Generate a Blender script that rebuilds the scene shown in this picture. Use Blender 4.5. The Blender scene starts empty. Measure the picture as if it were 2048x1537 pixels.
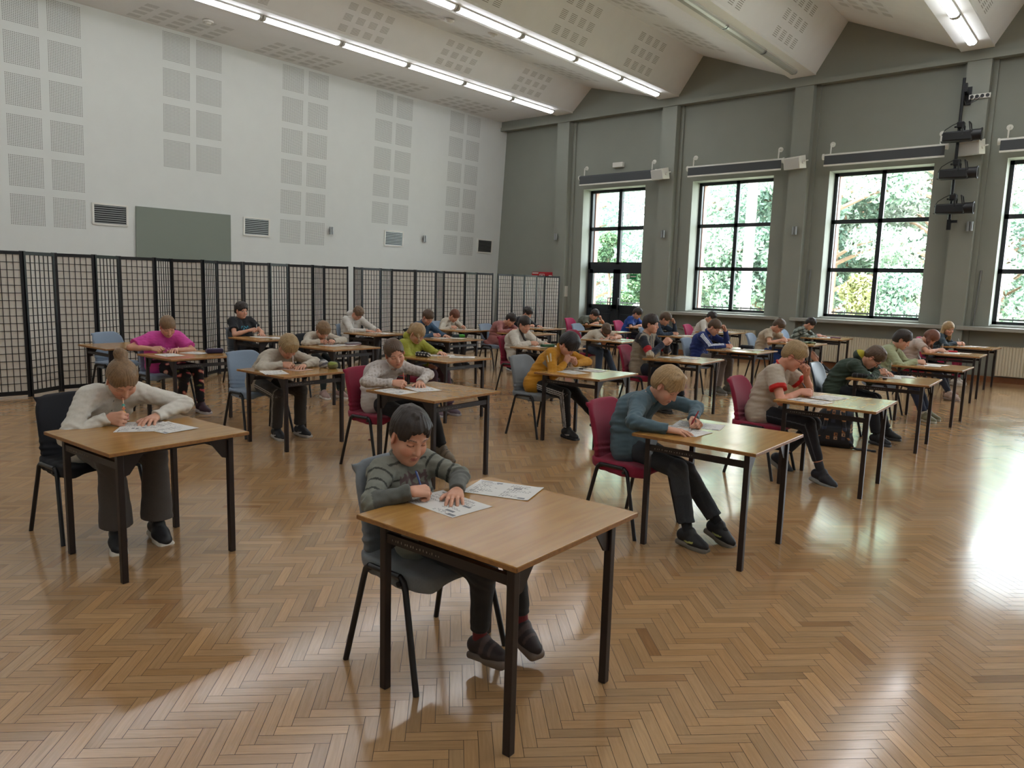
import bpy, bmesh, math, random
import numpy as np
from mathutils import Vector, Matrix
PI = math.pi
R = math.radians
SC = bpy.context.scene
COL = SC.collection
rng = np.random.default_rng(7)
random.seed(7)

# ------------------------------------------------------------------ render look
SC.view_settings.view_transform = 'Standard'
SC.view_settings.look = 'None'
SC.view_settings.gamma = 1
SC.view_settings.use_curve_mapping = False
SC.view_settings.exposure = 0.34
SC.cycles.use_denoising = True
SC.cycles.max_bounces = 7
SC.cycles.diffuse_bounces = 4
SC.cycles.glossy_bounces = 3
SC.cycles.transmission_bounces = 4
SC.cycles.transparent_max_bounces = 8
SC.cycles.caustics_reflective = False
SC.cycles.caustics_refractive = False
SC.cycles.sample_clamp_indirect = 6.0

# ------------------------------------------------------------------ tags
def tag(o, label=None, cat=None, group=None, kind=None):
    if label: o['label'] = label
    if cat: o['category'] = cat
    if group: o['group'] = group
    if kind: o['kind'] = kind
    return o

def empty(name, loc=(0, 0, 0), rz=0.0):
    o = bpy.data.objects.new(name, None)
    o.empty_display_size = .1
    COL.objects.link(o)
    o.location = loc
    o.rotation_euler = (0, 0, rz)
    return o

# ------------------------------------------------------------------ materials
def s2l(c):
    return tuple((x / 12.92 if x <= .04045 else ((x + .055) / 1.055) ** 2.4) for x in c)

def hexc(h):
    return s2l(tuple(int(h[i:i + 2], 16) / 255 for i in (0, 2, 4)))

MATS = {}

def pbr(name, col, rough=.6, metal=0.0, noise=.0, nscale=30., bump=0., bscale=60., coat=0., spec=.5, vcol=False, sheen=0.):
    m = bpy.data.materials.new(name)
    m.use_nodes = True
    nt = m.node_tree
    b = nt.nodes['Principled BSDF']
    b.inputs['Roughness'].default_value = rough
    b.inputs['Metallic'].default_value = metal
    b.inputs['Specular IOR Level'].default_value = spec
    b.inputs['Coat Weight'].default_value = coat
    b.inputs['Coat Roughness'].default_value = .12
    if sheen:
        b.inputs['Sheen Weight'].default_value = sheen
    c = (*col, 1)
    b.inputs['Base Color'].default_value = c
    src = None
    tc = nt.nodes.new('ShaderNodeTexCoord')
    if vcol:
        a = nt.nodes.new('ShaderNodeVertexColor')
        a.layer_name = 'Col'
        src = a.outputs['Color']
    if noise:
        n = nt.nodes.new('ShaderNodeTexNoise')
        n.inputs['Scale'].default_value = nscale
        n.inputs['Detail'].default_value = 5
        nt.links.new(tc.outputs['Object'], n.inputs['Vector'])
        mr = nt.nodes.new('ShaderNodeMapRange')
        mr.inputs['From Min'].default_value = .25
        mr.inputs['From Max'].default_value = .75
        mr.inputs['To Min'].default_value = 1 - noise
        mr.inputs['To Max'].default_value = 1 + noise
        nt.links.new(n.outputs['Fac'], mr.inputs['Value'])
        mx = nt.nodes.new('ShaderNodeMix')
        mx.data_type = 'RGBA'
        mx.blend_type = 'MULTIPLY'
        mx.inputs['Factor'].default_value = 1
        if src: nt.links.new(src, mx.inputs['A'])
        else: mx.inputs['A'].default_value = c
        nt.links.new(mr.outputs['Result'], mx.inputs['B'])
        src = mx.outputs['Result']
    if src: nt.links.new(src, b.inputs['Base Color'])
    if bump:
        n2 = nt.nodes.new('ShaderNodeTexNoise')
        n2.inputs['Scale'].default_value = bscale
        n2.inputs['Detail'].default_value = 4
        nt.links.new(tc.outputs['Object'], n2.inputs['Vector'])
        bp = nt.nodes.new('ShaderNodeBump')
        bp.inputs['Strength'].default_value = bump
        bp.inputs['Distance'].default_value = .01
        nt.links.new(n2.outputs['Fac'], bp.inputs['Height'])
        nt.links.new(bp.outputs['Normal'], b.inputs['Normal'])
    MATS[name] = m
    return m

def emit(name, col, strength):
    m = bpy.data.materials.new(name)
    m.use_nodes = True
    nt = m.node_tree
    b = nt.nodes['Principled BSDF']
    b.inputs['Base Color'].default_value = (*col, 1)
    b.inputs['Emission Color'].default_value = (*col, 1)
    b.inputs['Emission Strength'].default_value = strength
    MATS[name] = m
    return m

# ------------------------------------------------------------------ mesh builder
class MB:
    def __init__(s):
        s.v = []; s.f = []; s.mi = []; s.n = 0
    def add(s, V, F, mi=0):
        o = s.n
        s.v.extend([tuple(p) for p in V]); s.n += len(V)
        s.f.extend([tuple(i + o for i in f) for f in F])
        s.mi.extend([mi] * len(F))
    def box(s, lo, hi, mi=0, M=None):
        x0, y0, z0 = lo; x1, y1, z1 = hi
        V = [Vector(p) for p in ((x0, y0, z0), (x1, y0, z0), (x1, y1, z0), (x0, y1, z0), (x0, y0, z1), (x1, y0, z1), (x1, y1, z1), (x0, y1, z1))]
        if M is not None: V = [M @ p for p in V]
        s.add(V, [(0, 3, 2, 1), (4, 5, 6, 7), (0, 1, 5, 4), (1, 2, 6, 5), (2, 3, 7, 6), (3, 0, 4, 7)], mi)
    def cbox(s, c, d, mi=0, M=None):
        s.box((c[0] - d[0] / 2, c[1] - d[1] / 2, c[2] - d[2] / 2), (c[0] + d[0] / 2, c[1] + d[1] / 2, c[2] + d[2] / 2), mi, M)
    def bbox_(s, c, d, bev=.005, mi=0, M=None):
        # box with chamfered edges
        hx, hy, hz = d[0] / 2, d[1] / 2, d[2] / 2
        b = min(bev, hx * .9, hy * .9, hz * .9)
        bm = bmesh.new()
        bmesh.ops.create_cube(bm, size=1)
        for v in bm.verts: v.co = Vector((v.co.x * 2 * hx + c[0], v.co.y * 2 * hy + c[1], v.co.z * 2 * hz + c[2]))
        bmesh.ops.bevel(bm, geom=bm.edges[:], offset=b, segments=2, affect='EDGES', profile=.5)
        s.addbm(bm, mi, M)
    def addbm(s, bm, mi=0, M=None):
        bm.verts.index_update()
        V = [v.co.copy() for v in bm.verts]
        if M is not None: V = [M @ p for p in V]
        s.add(V, [[v.index for v in f.verts] for f in bm.faces], mi)
        bm.free()
    def quad(s, a, b, c, d, mi=0):
        s.add([a, b, c, d], [(0, 1, 2, 3)], mi)
    def tube(s, pts, r, n=8, mi=0, caps=True, square=False):
        pts = [Vector(p) for p in pts]
        rs = r if isinstance(r, (list, tuple)) else [r] * len(pts)
        rings = []
        up = None
        for i, p in enumerate(pts):
            if i == 0: t = pts[1] - p
            elif i == len(pts) - 1: t = p - pts[i - 1]
            else: t = (pts[i + 1] - p).normalized() + (p - pts[i - 1]).normalized()
            t.normalize()
            if up is None:
                up = Vector((0, 0, 1)) if abs(t.z) < .9 else Vector((1, 0, 0))
            a = t.cross(up)
            if a.length < 1e-6: a = t.orthogonal()
            a.normalize()
            b = a.cross(t).normalized()
            up = b
            k = 1.0
            if 0 < i < len(pts) - 1:
                c = max(.4, (pts[i + 1] - p).normalized().dot((p - pts[i - 1]).normalized()))
                k = 1 / math.sqrt((1 + c) / 2)
            ring = []
            for j in range(n):
                an = 2 * PI * (j + (.5 if square else 0)) / n
                ring.append(p + (a * math.cos(an) + b * math.sin(an)) * rs[i] * (k if not square else 1))
            rings.append(ring)
        V = [q for rg in rings for q in rg]
        F = []
        for i in range(len(pts) - 1):
            for j in range(n):
                j2 = (j + 1) % n
                F.append((i * n + j, i * n + j2, (i + 1) * n + j2, (i + 1) * n + j))
        if caps:
            F.append(tuple(range(n - 1, -1, -1)))
            F.append(tuple((len(pts) - 1) * n + j for j in range(n)))
        s.add(V, F, mi)
    def cyl(s, a, b, r, n=16, mi=0, r2=None):
        s.tube([a, b], [r, r if r2 is None else r2], n, mi)
    def prism(s, poly, ext, mi=0):
        # poly: list of 3D points; ext: extrusion vector
        n = len(poly); e = Vector(ext)
        V = [Vector(p) for p in poly] + [Vector(p) + e for p in poly]
        F = [tuple(range(n - 1, -1, -1)), tuple(range(n, 2 * n))]
        for i in range(n):
            j = (i + 1) % n
            F.append((i, j, n + j, n + i))
        s.add(V, F, mi)
    def build(s, name, mats, parent=None, smooth=False, fix=True):
        me = bpy.data.meshes.new(name)
        me.from_pydata(s.v, [], s.f)
        if not isinstance(mats, (list, tuple)): mats = [mats]
        for m in mats: me.materials.append(m)
        if len(mats) > 1:
            me.polygons.foreach_set('material_index', s.mi)
        if fix and len(s.f) < 60000:
            bm = bmesh.new(); bm.from_mesh(me)
            bmesh.ops.recalc_face_normals(bm, faces=bm.faces)
            bm.to_mesh(me); bm.free()
        if smooth:
            me.polygons.foreach_set('use_smooth', [True] * len(me.polygons))
            try: me.set_sharp_from_angle(angle=R(40))
            except Exception: pass
        me.update()
        o = bpy.data.objects.new(name, me)
        COL.objects.link(o)
        if parent is not None: o.parent = parent
        return o

def copy_tree(o, parent=None):
    c = o.copy()
    COL.objects.link(c)
    if parent is not None: c.parent = parent
    for ch in list(o.children):
        copy_tree(ch, c)
    return c

def npmesh(name, V, F, mat, parent=None, colors=None, smooth=True):
    """fast mesh from numpy verts and quads"""
    me = bpy.data.meshes.new(name)
    nv, nf = len(V), len(F)
    me.vertices.add(nv)
    me.vertices.foreach_set('co', np.ascontiguousarray(V, np.float32).ravel())
    k = F.shape[1]
    me.loops.add(nf * k)
    me.loops.foreach_set('vertex_index', np.ascontiguousarray(F, np.int32).ravel())
    me.polygons.add(nf)
    me.polygons.foreach_set('loop_start', np.arange(0, nf * k, k, dtype=np.int32))
    me.polygons.foreach_set('loop_total', np.full(nf, k, np.int32))
    me.polygons.foreach_set('use_smooth', np.full(nf, smooth, bool))
    me.update(calc_edges=True)
    me.validate()
    if colors is not None:
        at = me.color_attributes.new('Col', 'FLOAT_COLOR', 'POINT')
        c = np.ones((nv, 4), np.float32); c[:, :3] = colors
        at.data.foreach_set('color', c.ravel())
    me.materials.append(mat)
    o = bpy.data.objects.new(name, me)
    COL.objects.link(o)
    if parent is not None: o.parent = parent
    return o
# ================================================================== camera
CAM_F, CAM_P, CAM_R, CAM_Y, CAM_H = 1458.77, R(7.8244), R(1.6046), R(40.3069), 1.6808
def cam_axes():
    cy, sy = math.cos(CAM_Y), math.sin(CAM_Y)
    fwd = Vector((-sy, cy, 0)); right = Vector((cy, sy, 0)); up = Vector((0, 0, 1))
    f2 = fwd * math.cos(CAM_P) - up * math.sin(CAM_P)
    u2 = up * math.cos(CAM_P) + fwd * math.sin(CAM_P)
    r3 = right * math.cos(CAM_R) + u2 * math.sin(CAM_R)
    u3 = u2 * math.cos(CAM_R) - right * math.sin(CAM_R)
    return r3, u3, f2
cd = bpy.data.cameras.new('camera')
cam = bpy.data.objects.new('camera', cd)
COL.objects.link(cam)
_r, _u, _f = cam_axes()
cam.matrix_world = Matrix(((_r.x, _u.x, -_f.x, 0), (_r.y, _u.y, -_f.y, 0), (_r.z, _u.z, -_f.z, CAM_H), (0, 0, 0, 1)))
cd.sensor_fit = 'HORIZONTAL'
cd.sensor_width = 36
cd.lens = 36 * CAM_F / 2048
cd.clip_start = .05
cd.clip_end = 400
SC.camera = cam

# ================================================================== materials of the room
M_white = pbr('wall_white_paint', hexc('d6d8d4'), .75, noise=.02, nscale=3)
M_grey = pbr('wall_grey_paint', hexc('8d9087'), .7, noise=.03, nscale=2)
M_ceil = pbr('ceiling_paint', hexc('eeeeef'), .8, noise=.02, nscale=3)
M_ceilboard = pbr('ceiling_board', hexc('f0f0ef'), .6)
M_dark = pbr('window_frame_black', hexc('1d2228'), .35)
M_sill = pbr('sill_stone', hexc('9b9a92'), .35, noise=.05, nscale=40)
M_rad = pbr('radiator_enamel', hexc('d8cfb8'), .4)
M_wood_trim = pbr('skirting_wood', hexc('8b5a3a'), .4, noise=.12, nscale=20)
M_black = pbr('black_paint', hexc('101114'), .45)
M_blackmetal = pbr('black_metal', hexc('0c0d10'), .35, metal=.3)
M_whitepl = pbr('white_plastic', hexc('dedcd4'), .4)
M_greyfab = pbr('blind_fabric', hexc('4b4f52'), .8)
M_alu = pbr('aluminium', hexc('9a9c9c'), .3, metal=.8)
M_red = pbr('red_enamel', hexc('b01020'), .4)

# floor: herringbone parquet, every stave one face
def wood_floor_mat():
    m = bpy.data.materials.new('parquet'); m.use_nodes = True
    nt = m.node_tree; b = nt.nodes['Principled BSDF']
    vc = nt.nodes.new('ShaderNodeVertexColor'); vc.layer_name = 'Col'
    uv = nt.nodes.new('ShaderNodeUVMap'); uv.uv_map = 'UVMap'
    mp = nt.nodes.new('ShaderNodeMapping'); mp.inputs['Scale'].default_value = (6, 90, 1)
    nt.links.new(uv.outputs['UV'], mp.inputs['Vector'])
    n = nt.nodes.new('ShaderNodeTexNoise'); n.inputs['Scale'].default_value = 1.0; n.inputs['Detail'].default_value = 6; n.inputs['Distortion'].default_value = .6
    nt.links.new(mp.outputs['Vector'], n.inputs['Vector'])
    mr = nt.nodes.new('ShaderNodeMapRange'); mr.inputs['From Min'].default_value = .3; mr.inputs['From Max'].default_value = .7
    mr.inputs['To Min'].default_value = .90; mr.inputs['To Max'].default_value = 1.08
    nt.links.new(n.outputs['Fac'], mr.inputs['Value'])
    mx = nt.nodes.new('ShaderNodeMix'); mx.data_type = 'RGBA'; mx.blend_type = 'MULTIPLY'; mx.inputs['Factor'].default_value = 1
    nt.links.new(vc.outputs['Color'], mx.inputs['A']); nt.links.new(mr.outputs['Result'], mx.inputs['B'])
    nt.links.new(mx.outputs['Result'], b.inputs['Base Color'])
    # worn varnish: patches of different gloss
    tc = nt.nodes.new('ShaderNodeTexCoord')
    n2 = nt.nodes.new('ShaderNodeTexNoise'); n2.inputs['Scale'].default_value = 1.3; n2.inputs['Detail'].default_value = 6
    nt.links.new(tc.outputs['Object'], n2.inputs['Vector'])
    m2 = nt.nodes.new('ShaderNodeMapRange'); m2.inputs['From Min'].default_value = .3; m2.inputs['From Max'].default_value = .7
    m2.inputs['To Min'].default_value = .11; m2.inputs['To Max'].default_value = .20
    nt.links.new(n2.outputs['Fac'], m2.inputs['Value'])
    nt.links.new(m2.outputs['Result'], b.inputs['Roughness'])
    b.inputs['Specular IOR Level'].default_value = .9
    return m

def build_floor():
    L, W = .27, .054
    g = .0010
    x0, x1, y0, y1 = -15.6, 6.5, -4.0, 17.4
    c = math.sqrt(.5)
    ex = np.array([c, c]); ey = np.array([-c, c])
    # herringbone in rotated frame: L-shaped pair (horizontal, vertical) repeated on lattice (W,W)*k and (L,-L)... 
    rects = []
    N = 5
    w = L / N
    V2 = []
    span = 40
    ks = range(-span * 30, span * 30)
    out = []
    ctr = np.array([(x0 + x1) / 2, (y0 + y1) / 2])
    nd = int(24 / w) + 2
    nm = int(24 / (L * 2)) + 4
    K, Mm = np.meshgrid(np.arange(-nd * 2, nd * 2), np.arange(-nm * 2, nm * 2), indexing='ij')
    K = K.ravel(); Mm = Mm.ravel()
    # anchors: step (w,w) along a zigzag column; neighbouring columns are shifted by (L,-L)
    ax = K * w + Mm * L
    ay = K * w - Mm * L
    quads = []; cols = []; uvs = []
    for kind in (0, 1):
        if kind == 0:   # along +ex
            px0, py0, dx, dy = ax, ay, L, w
        else:           # along +ey
            px0, py0, dx, dy = ax - w + 0 * ax + w, ay + w, w, L
        cx = px0 + dx / 2; cy = py0 + dy / 2
        wx = ctr[0] + cx * ex[0] + cy * ey[0]
        wy = ctr[1] + cx * ex[1] + cy * ey[1]
        ok = (wx > x0) & (wx < x1) & (wy > y0) & (wy < y1)
        a = px0[ok] + g; b_ = py0[ok] + g; A = px0[ok] + dx - g; B = py0[ok] + dy - g
        P = []
        for (u, v) in ((a, b_), (A, b_), (A, B), (a, B)):
            P.append(np.stack([ctr[0] + u * ex[0] + v * ey[0], ctr[1] + u * ex[1] + v * ey[1], np.zeros_like(u)], -1))
        P = np.stack(P, 1)
        n = len(P)
        off = rng.random((n, 1, 2)) * 50
        if kind == 0: uv = np.array([[0, 0], [L, 0], [L, w], [0, w]])
        else: uv = np.array([[0, 0], [0, w], [L, w], [L, 0]])
        uvs.append(uv[None] + off)
        base = np.array(hexc('ac8860'))
        br = rng.normal(1, .075, (n, 1)); hue = rng.normal(0, 1, (n, 1))
        col = base[None] * np.clip(br, .7, 1.3) * (1 + hue * np.array([[.012, -.006, -.03]]))
        dk = rng.random((n, 1)) < .03
        col = np.where(dk, col * np.array([[.86, .80, .77]]), col)
        lt = rng.random((n, 1)) < .05
        col = np.where(lt, col * np.array([[1.10, 1.09, 1.06]]), col)
        cols.append(np.repeat(col[:, None], 4, 1)); quads.append(P)
    Q = np.concatenate(quads); C = np.concatenate(cols); U = np.concatenate(uvs)
    n = len(Q)
    o = npmesh('floor', Q.reshape(-1, 3), np.arange(n * 4).reshape(n, 4), wood_floor_mat(), None, C.reshape(-1, 3), smooth=False)
    uvl = o.data.uv_layers.new(name='UVMap')
    uvl.data.foreach_set('uv', U.reshape(-1, 2).astype(np.float32).ravel())
    o['kind'] = 'structure'
    b = MB(); b.box((x0 - .4, y0 - .4, -.2), (x1 + .4, y1 + .6, -.0015))
    b.build('joint_filler', pbr('parquet_joints', hexc('3c2716'), .6), o)
    return o
FLOOR = build_floor()

# ------------------------------------------------------------------ leaning white wall with perforated panels
WX = lambda z: -15.1 - (6.48 - z) * .061
def struct(o):
    o['kind'] = 'structure'
    return o
mb = MB()
YA, YB = -4.2, 17.26
mb.prism([(WX(0), YA, 0), (WX(6.48), YA, 6.48), (WX(6.48) - .5, YA, 6.6), (WX(0) - .5, YA, 0)], (0, YB - YA, 0))
wall_left = struct(mb.build('wall_left', M_white))
def perf_mat():
    m = bpy.data.materials.new('perforated_board'); m.use_nodes = True
    nt = m.node_tree; b = nt.nodes['Principled BSDF']; b.inputs['Roughness'].default_value = .75
    uv = nt.nodes.new('ShaderNodeUVMap'); uv.uv_map = 'UVMap'
    sc = nt.nodes.new('ShaderNodeVectorMath'); sc.operation = 'SCALE'; sc.inputs['Scale'].default_value = 20
    fr = nt.nodes.new('ShaderNodeVectorMath'); fr.operation = 'FRACTION'
    sb = nt.nodes.new('ShaderNodeVectorMath'); sb.operation = 'SUBTRACT'; sb.inputs[1].default_value = (.5, .5, 0)
    ln = nt.nodes.new('ShaderNodeVectorMath'); ln.operation = 'LENGTH'
    cp = nt.nodes.new('ShaderNodeMath'); cp.operation = 'LESS_THAN'; cp.inputs[1].default_value = .27
    nt.links.new(uv.outputs['UV'], sc.inputs[0]); nt.links.new(sc.outputs[0], fr.inputs[0]); nt.links.new(fr.outputs[0], sb.inputs[0])
    nt.links.new(sb.outputs[0], ln.inputs[0]); nt.links.new(ln.outputs['Value'], cp.inputs[0])
    mx = nt.nodes.new('ShaderNodeMix'); mx.data_type = 'RGBA'
    mx.inputs['A'].default_value = (*hexc('d6d8d4'), 1); mx.inputs['B'].default_value = (*hexc('5a5a55'), 1)
    nt.links.new(cp.outputs[0], mx.inputs['Factor']); nt.links.new(mx.outputs['Result'], b.inputs['Base Color'])
    return m
M_perf = perf_mat()
def uvquad(name, pts, mat, parent, uvs=((0, 0), (1, 0), (1, 1), (0, 1)), thick=None):
    me = bpy.data.meshes.new(name)
    me.from_pydata([tuple(p) for p in pts], [], [(0, 1, 2, 3)])
    l = me.uv_layers.new(name='UVMap')
    for i, u in enumerate(uvs): l.data[i].uv = u
    me.materials.append(mat)
    o = bpy.data.objects.new(name, me); COL.objects.link(o)
    if parent: o.parent = parent
    return o
ROWZ = [6.41, 5.73, 5.05, 4.37, 3.69, 3.02]
e_ = .003
for gy, rows in ((4.24, 6), (6.93, 4), (9.59, 6), (12.24, 5), (14.85, 6), (1.58, 4), (-1.07, 6)):
    for cx_ in (0, .675):
        for zt in ROWZ[:rows]:
            ya, yb = gy + cx_, gy + cx_ + .55
            zb = zt - .54
            uvquad('perforated_panel', [(WX(zb) + e_, ya, zb), (WX(zb) + e_, yb, zb), (WX(zt) + e_, yb, zt), (WX(zt) + e_, ya, zt)], M_perf, wall_left)

# ceiling: saw-tooth folds running towards the window wall
PITCH = 3.31
prof = [(-15.3, 6.47), (-13.03, 6.47)]
boards = []
pkz = [6.99, 7.27, 7.40, 7.42, 7.42, 7.42]
xb = -12.75
for i in range(6):
    xl, xr = xb - .28, xb + .28
    boards.append((xl, xr))
    if i > 0: prof.append((xl, 6.45))
    prof.append((xr, 6.45))
    prof.append((xr + .58, pkz[i]))
    xb += PITCH if i else 3.24
prof.append((7.0, 6.45))
YC0, YC1 = -4.2, 17.0
ceil_mb = MB()
for (a, b) in zip(prof[:-1], prof[1:]):
    ceil_mb.quad((a[0], YC0, a[1]), (b[0], YC0, b[1]), (b[0], YC1, b[1]), (a[0], YC1, a[1]))
ceiling = struct(ceil_mb.build('ceiling', M_ceil, fix=False))
# closed roof above the folds
rb = MB(); rb.box((-15.9, YC0 - .3, 7.6), (7.4, 18.2, 7.8)); struct(rb.build('roof', M_grey))
def slot_mat():
    m = bpy.data.materials.new('slotted_board'); m.use_nodes = True
    nt = m.node_tree; b = nt.nodes['Principled BSDF']; b.inputs['Roughness'].default_value = .8
    uv = nt.nodes.new('ShaderNodeUVMap'); uv.uv_map = 'UVMap'
    sp = nt.nodes.new('ShaderNodeSeparateXYZ'); nt.links.new(uv.outputs['UV'], sp.inputs[0])
    m1 = nt.nodes.new('ShaderNodeMath'); m1.operation = 'MULTIPLY'; m1.inputs[1].default_value = 6
    f1 = nt.nodes.new('ShaderNodeMath'); f1.operation = 'FRACT'
    c1 = nt.nodes.new('ShaderNodeMath'); c1.operation = 'LESS_THAN'; c1.inputs[1].default_value = .42
    nt.links.new(sp.outputs['Y'], m1.inputs[0]); nt.links.new(m1.outputs[0], f1.inputs[0]); nt.links.new(f1.outputs[0], c1.inputs[0])
    mx = nt.nodes.new('ShaderNodeMix'); mx.data_type = 'RGBA'
    mx.inputs['A'].default_value = (*hexc('eeeeef'), 1); mx.inputs['B'].default_value = (*hexc('aba9a6'), 1)
    nt.links.new(c1.outputs[0], mx.inputs['Factor']); nt.links.new(mx.outputs['Result'], b.inputs['Base Color'])
    return m
M_slot = slot_mat()
def slots_on(a, b, t0, t1, nrow, y0, ncol, s, gap, down):
    """slotted field on the fold between profile points a-b; rows along the slope, columns along Y"""
    a = np.array(a); b = np.array(b)
    L_ = np.linalg.norm(b - a)
    nrm = np.array([b[1] - a[1], -(b[0] - a[0])]) / L_      # pointing down into the room
    if nrm[1] > 0: nrm = -nrm
    V = []; F = []; U = []
    for i in range(nrow):
        for j in range(ncol):
            ta = t0 + (t1 - t0) * i / nrow; tb = ta + (t1 - t0) / nrow * s
            ya = y0 + j * gap; yb = ya + gap * s
            P = []
            for t, y in ((ta, ya), (tb, ya), (tb, yb), (ta, yb)):
                q = a + (b - a) * t + nrm * .004
                P.append((q[0], y, q[1]))
            k = len(V); V += P; F.append((k, k + 1, k + 2, k + 3)); U += [(0, 0), (0, 1), (1, 1), (1, 0)]
    me = bpy.data.meshes.new('slotted_field'); me.from_pydata(V, [], F)
    l = me.uv_layers.new(name='UVMap')
    for i, u in enumerate(U): l.data[i].uv = u
    me.materials.append(M_slot)
    o = bpy.data.objects.new('slotted_field', me); COL.objects.link(o); o.parent = ceiling
for i in range(len(prof) - 1):
    a, b = prof[i], prof[i + 1]
    dx, dz = b[0] - a[0], b[1] - a[1]
    if abs(dz) < .02 and dx < 1: continue
    for y0 in (14.3, 11.7, 9.1, 6.5, 3.9, 1.3, -1.3):
        if dz > .1: slots_on(a, b, .08, .96, 3, y0, 4, .62, .30, 1)
        elif dx > 1.5 and a[0] > -15: slots_on(a, b, .12, .62, 4, y0 - .2, 5, .62, .34, 1)
        elif a[0] < -15: slots_on(a, b, .15, .6, 4, y0 - .3, 5, .62, .36, 1)
# boards that carry the lamps
cb = 0
for (xl, xr) in boards:
    b = MB(); b.box((xl, YC0, 6.40), (xr, 16.98, 6.47))
    o = b.build('lamp_board', M_ceilboard, ceiling)

# ------------------------------------------------------------------ window wall
mb = MB()
# panels set back between pillars (Y 17.26 .. 17.72) with openings
open_ = [(-12.20, -10.22, 0.0, 4.36)]
for k in range(5):
    x = -8.86 + 3.315 * k
    open_.append((x, x + 2.06, 1.12, 4.36))
xs = -16.0
for (a, b, z0, z1) in open_:
    mb.box((xs, 17.26, 0), (a, 17.80, 6.6))
    if z0 > 0: mb.box((a, 17.26, 0), (b, 17.80, z0))
    mb.box((a, 17.26, z1), (b, 17.80, 6.6))
    xs = b
mb.box((xs, 17.26, 0), (7.2, 17.80, 6.6))
# pillars
PX = [-13.0 + 3.32 * k for k in range(7)]
for x in PX: mb.box((x, 17.0, 0), (x + .41, 17.27, 6.3))
# stepped edging beside each pillar
for x in PX: mb.box((x + .41, 17.2, 0), (x + .50, 17.27, 6.25)); mb.box((x - .07, 17.2, 0), (x, 17.27, 6.25))
wall_window = struct(mb.build('wall_back', M_grey))
# beam and gables that close the folds
mb = MB()
poly = [(-15.8, 17.0, 6.23)] + [(7.2, 17.0, 6.23)] + [(p[0], 17.0, p[1] + .0) for p in reversed(prof)] + [(-15.8, 17.0, 6.47)]
mb.prism(poly, (0, .9, 0))
mb.box((-15.8, 16.96, 6.2), (7.2, 17.02, 6.3))
struct(mb.build('trim_1', M_grey, fix=True))
# other walls behind and right of the viewer
b = MB(); b.box((-16, -4.5, 0), (7.2, -4.2, 7.6)); struct(b.build('wall_front', M_white))
b = MB(); b.box((6.9, -4.3, 0), (7.2, 17.8, 7.6)); struct(b.build('wall_right', M_white))
# skirting
b = MB(); b.box((-15.4, 17.235, 0), (6.9, 17.26, .11))
struct(b.build('baseboard_back', M_wood_trim))
# sills: deep stone shelf from pillar to pillar
for i in range(5):
    xa = PX[i + 1] + .30; xb_ = PX[i + 2] + .06 if i + 2 < len(PX) else 7.0
    b = MB()
    b.bbox_(((xa + xb_) / 2, 17.2, 1.055), (xb_ - xa, .56, .075), .008)
    b.box((open_[i + 1][0], 17.4, 1.0), (open_[i + 1][1], 17.78, 1.135))
    struct(b.build('trim_%d' % (i + 2), M_sill))

def glass_mat():
    m = bpy.data.materials.new('window_glass'); m.use_nodes = True
    nt = m.node_tree; nt.nodes.clear()
    out = nt.nodes.new('ShaderNodeOutputMaterial')
    tr = nt.nodes.new('ShaderNodeBsdfTransparent'); tr.inputs['Color'].default_value = (.96, .98, .98, 1)
    gl = nt.nodes.new('ShaderNodeBsdfGlossy'); gl.inputs['Roughness'].default_value = .02
    mx = nt.nodes.new('ShaderNodeMixShader'); mx.inputs['Fac'].default_value = .05
    nt.links.new(tr.outputs[0], mx.inputs[1]); nt.links.new(gl.outputs[0], mx.inputs[2]); nt.links.new(mx.outputs[0], out.inputs[0])
    return m
M_glass = glass_mat()
def window(n, x0, x1, z0, z1):
    root = MB()
    y0, y1 = 17.66, 17.74
    t = .075
    root.box((x0, y0, z0), (x0 + t, y1, z1)); root.box((x1 - t, y0, z0), (x1, y1, z1))
    root.box((x0, y0, z0), (x1, y1, z0 + t)); root.box((x0, y0, z1 - t), (x1, y1, z1))
    xm = (x0 + x1) / 2
    root.box((xm - .045, y0, z0), (xm + .045, y1, z1))
    for k in (1, 2):
        z = z0 + (z1 - z0) * k / 3
        root.box((x0, y0, z - .045), (x1, y1, z + .045))
    o = struct(root.build('window_%d' % n, M_dark))
    for i in range(2):
        for k in range(3):
            g = MB()
            xa = x0 + t if i == 0 else xm + .045; xb2 = xm - .045 if i == 0 else x1 - t
            za = z0 + (z1 - z0) * k / 3 + (t if k == 0 else .045); zb = z0 + (z1 - z0) * (k + 1) / 3 - (t if k == 2 else .045)
            g.quad((xa, 17.70, za), (xb2, 17.70, za), (xb2, 17.70, zb), (xa, 17.70, zb))
            g.build('pane', M_glass, o)
    return o
for i, (a, b, z0, z1) in enumerate(open_[1:]):
    window(i + 1, a, b, z0 + .0, z1)
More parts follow.
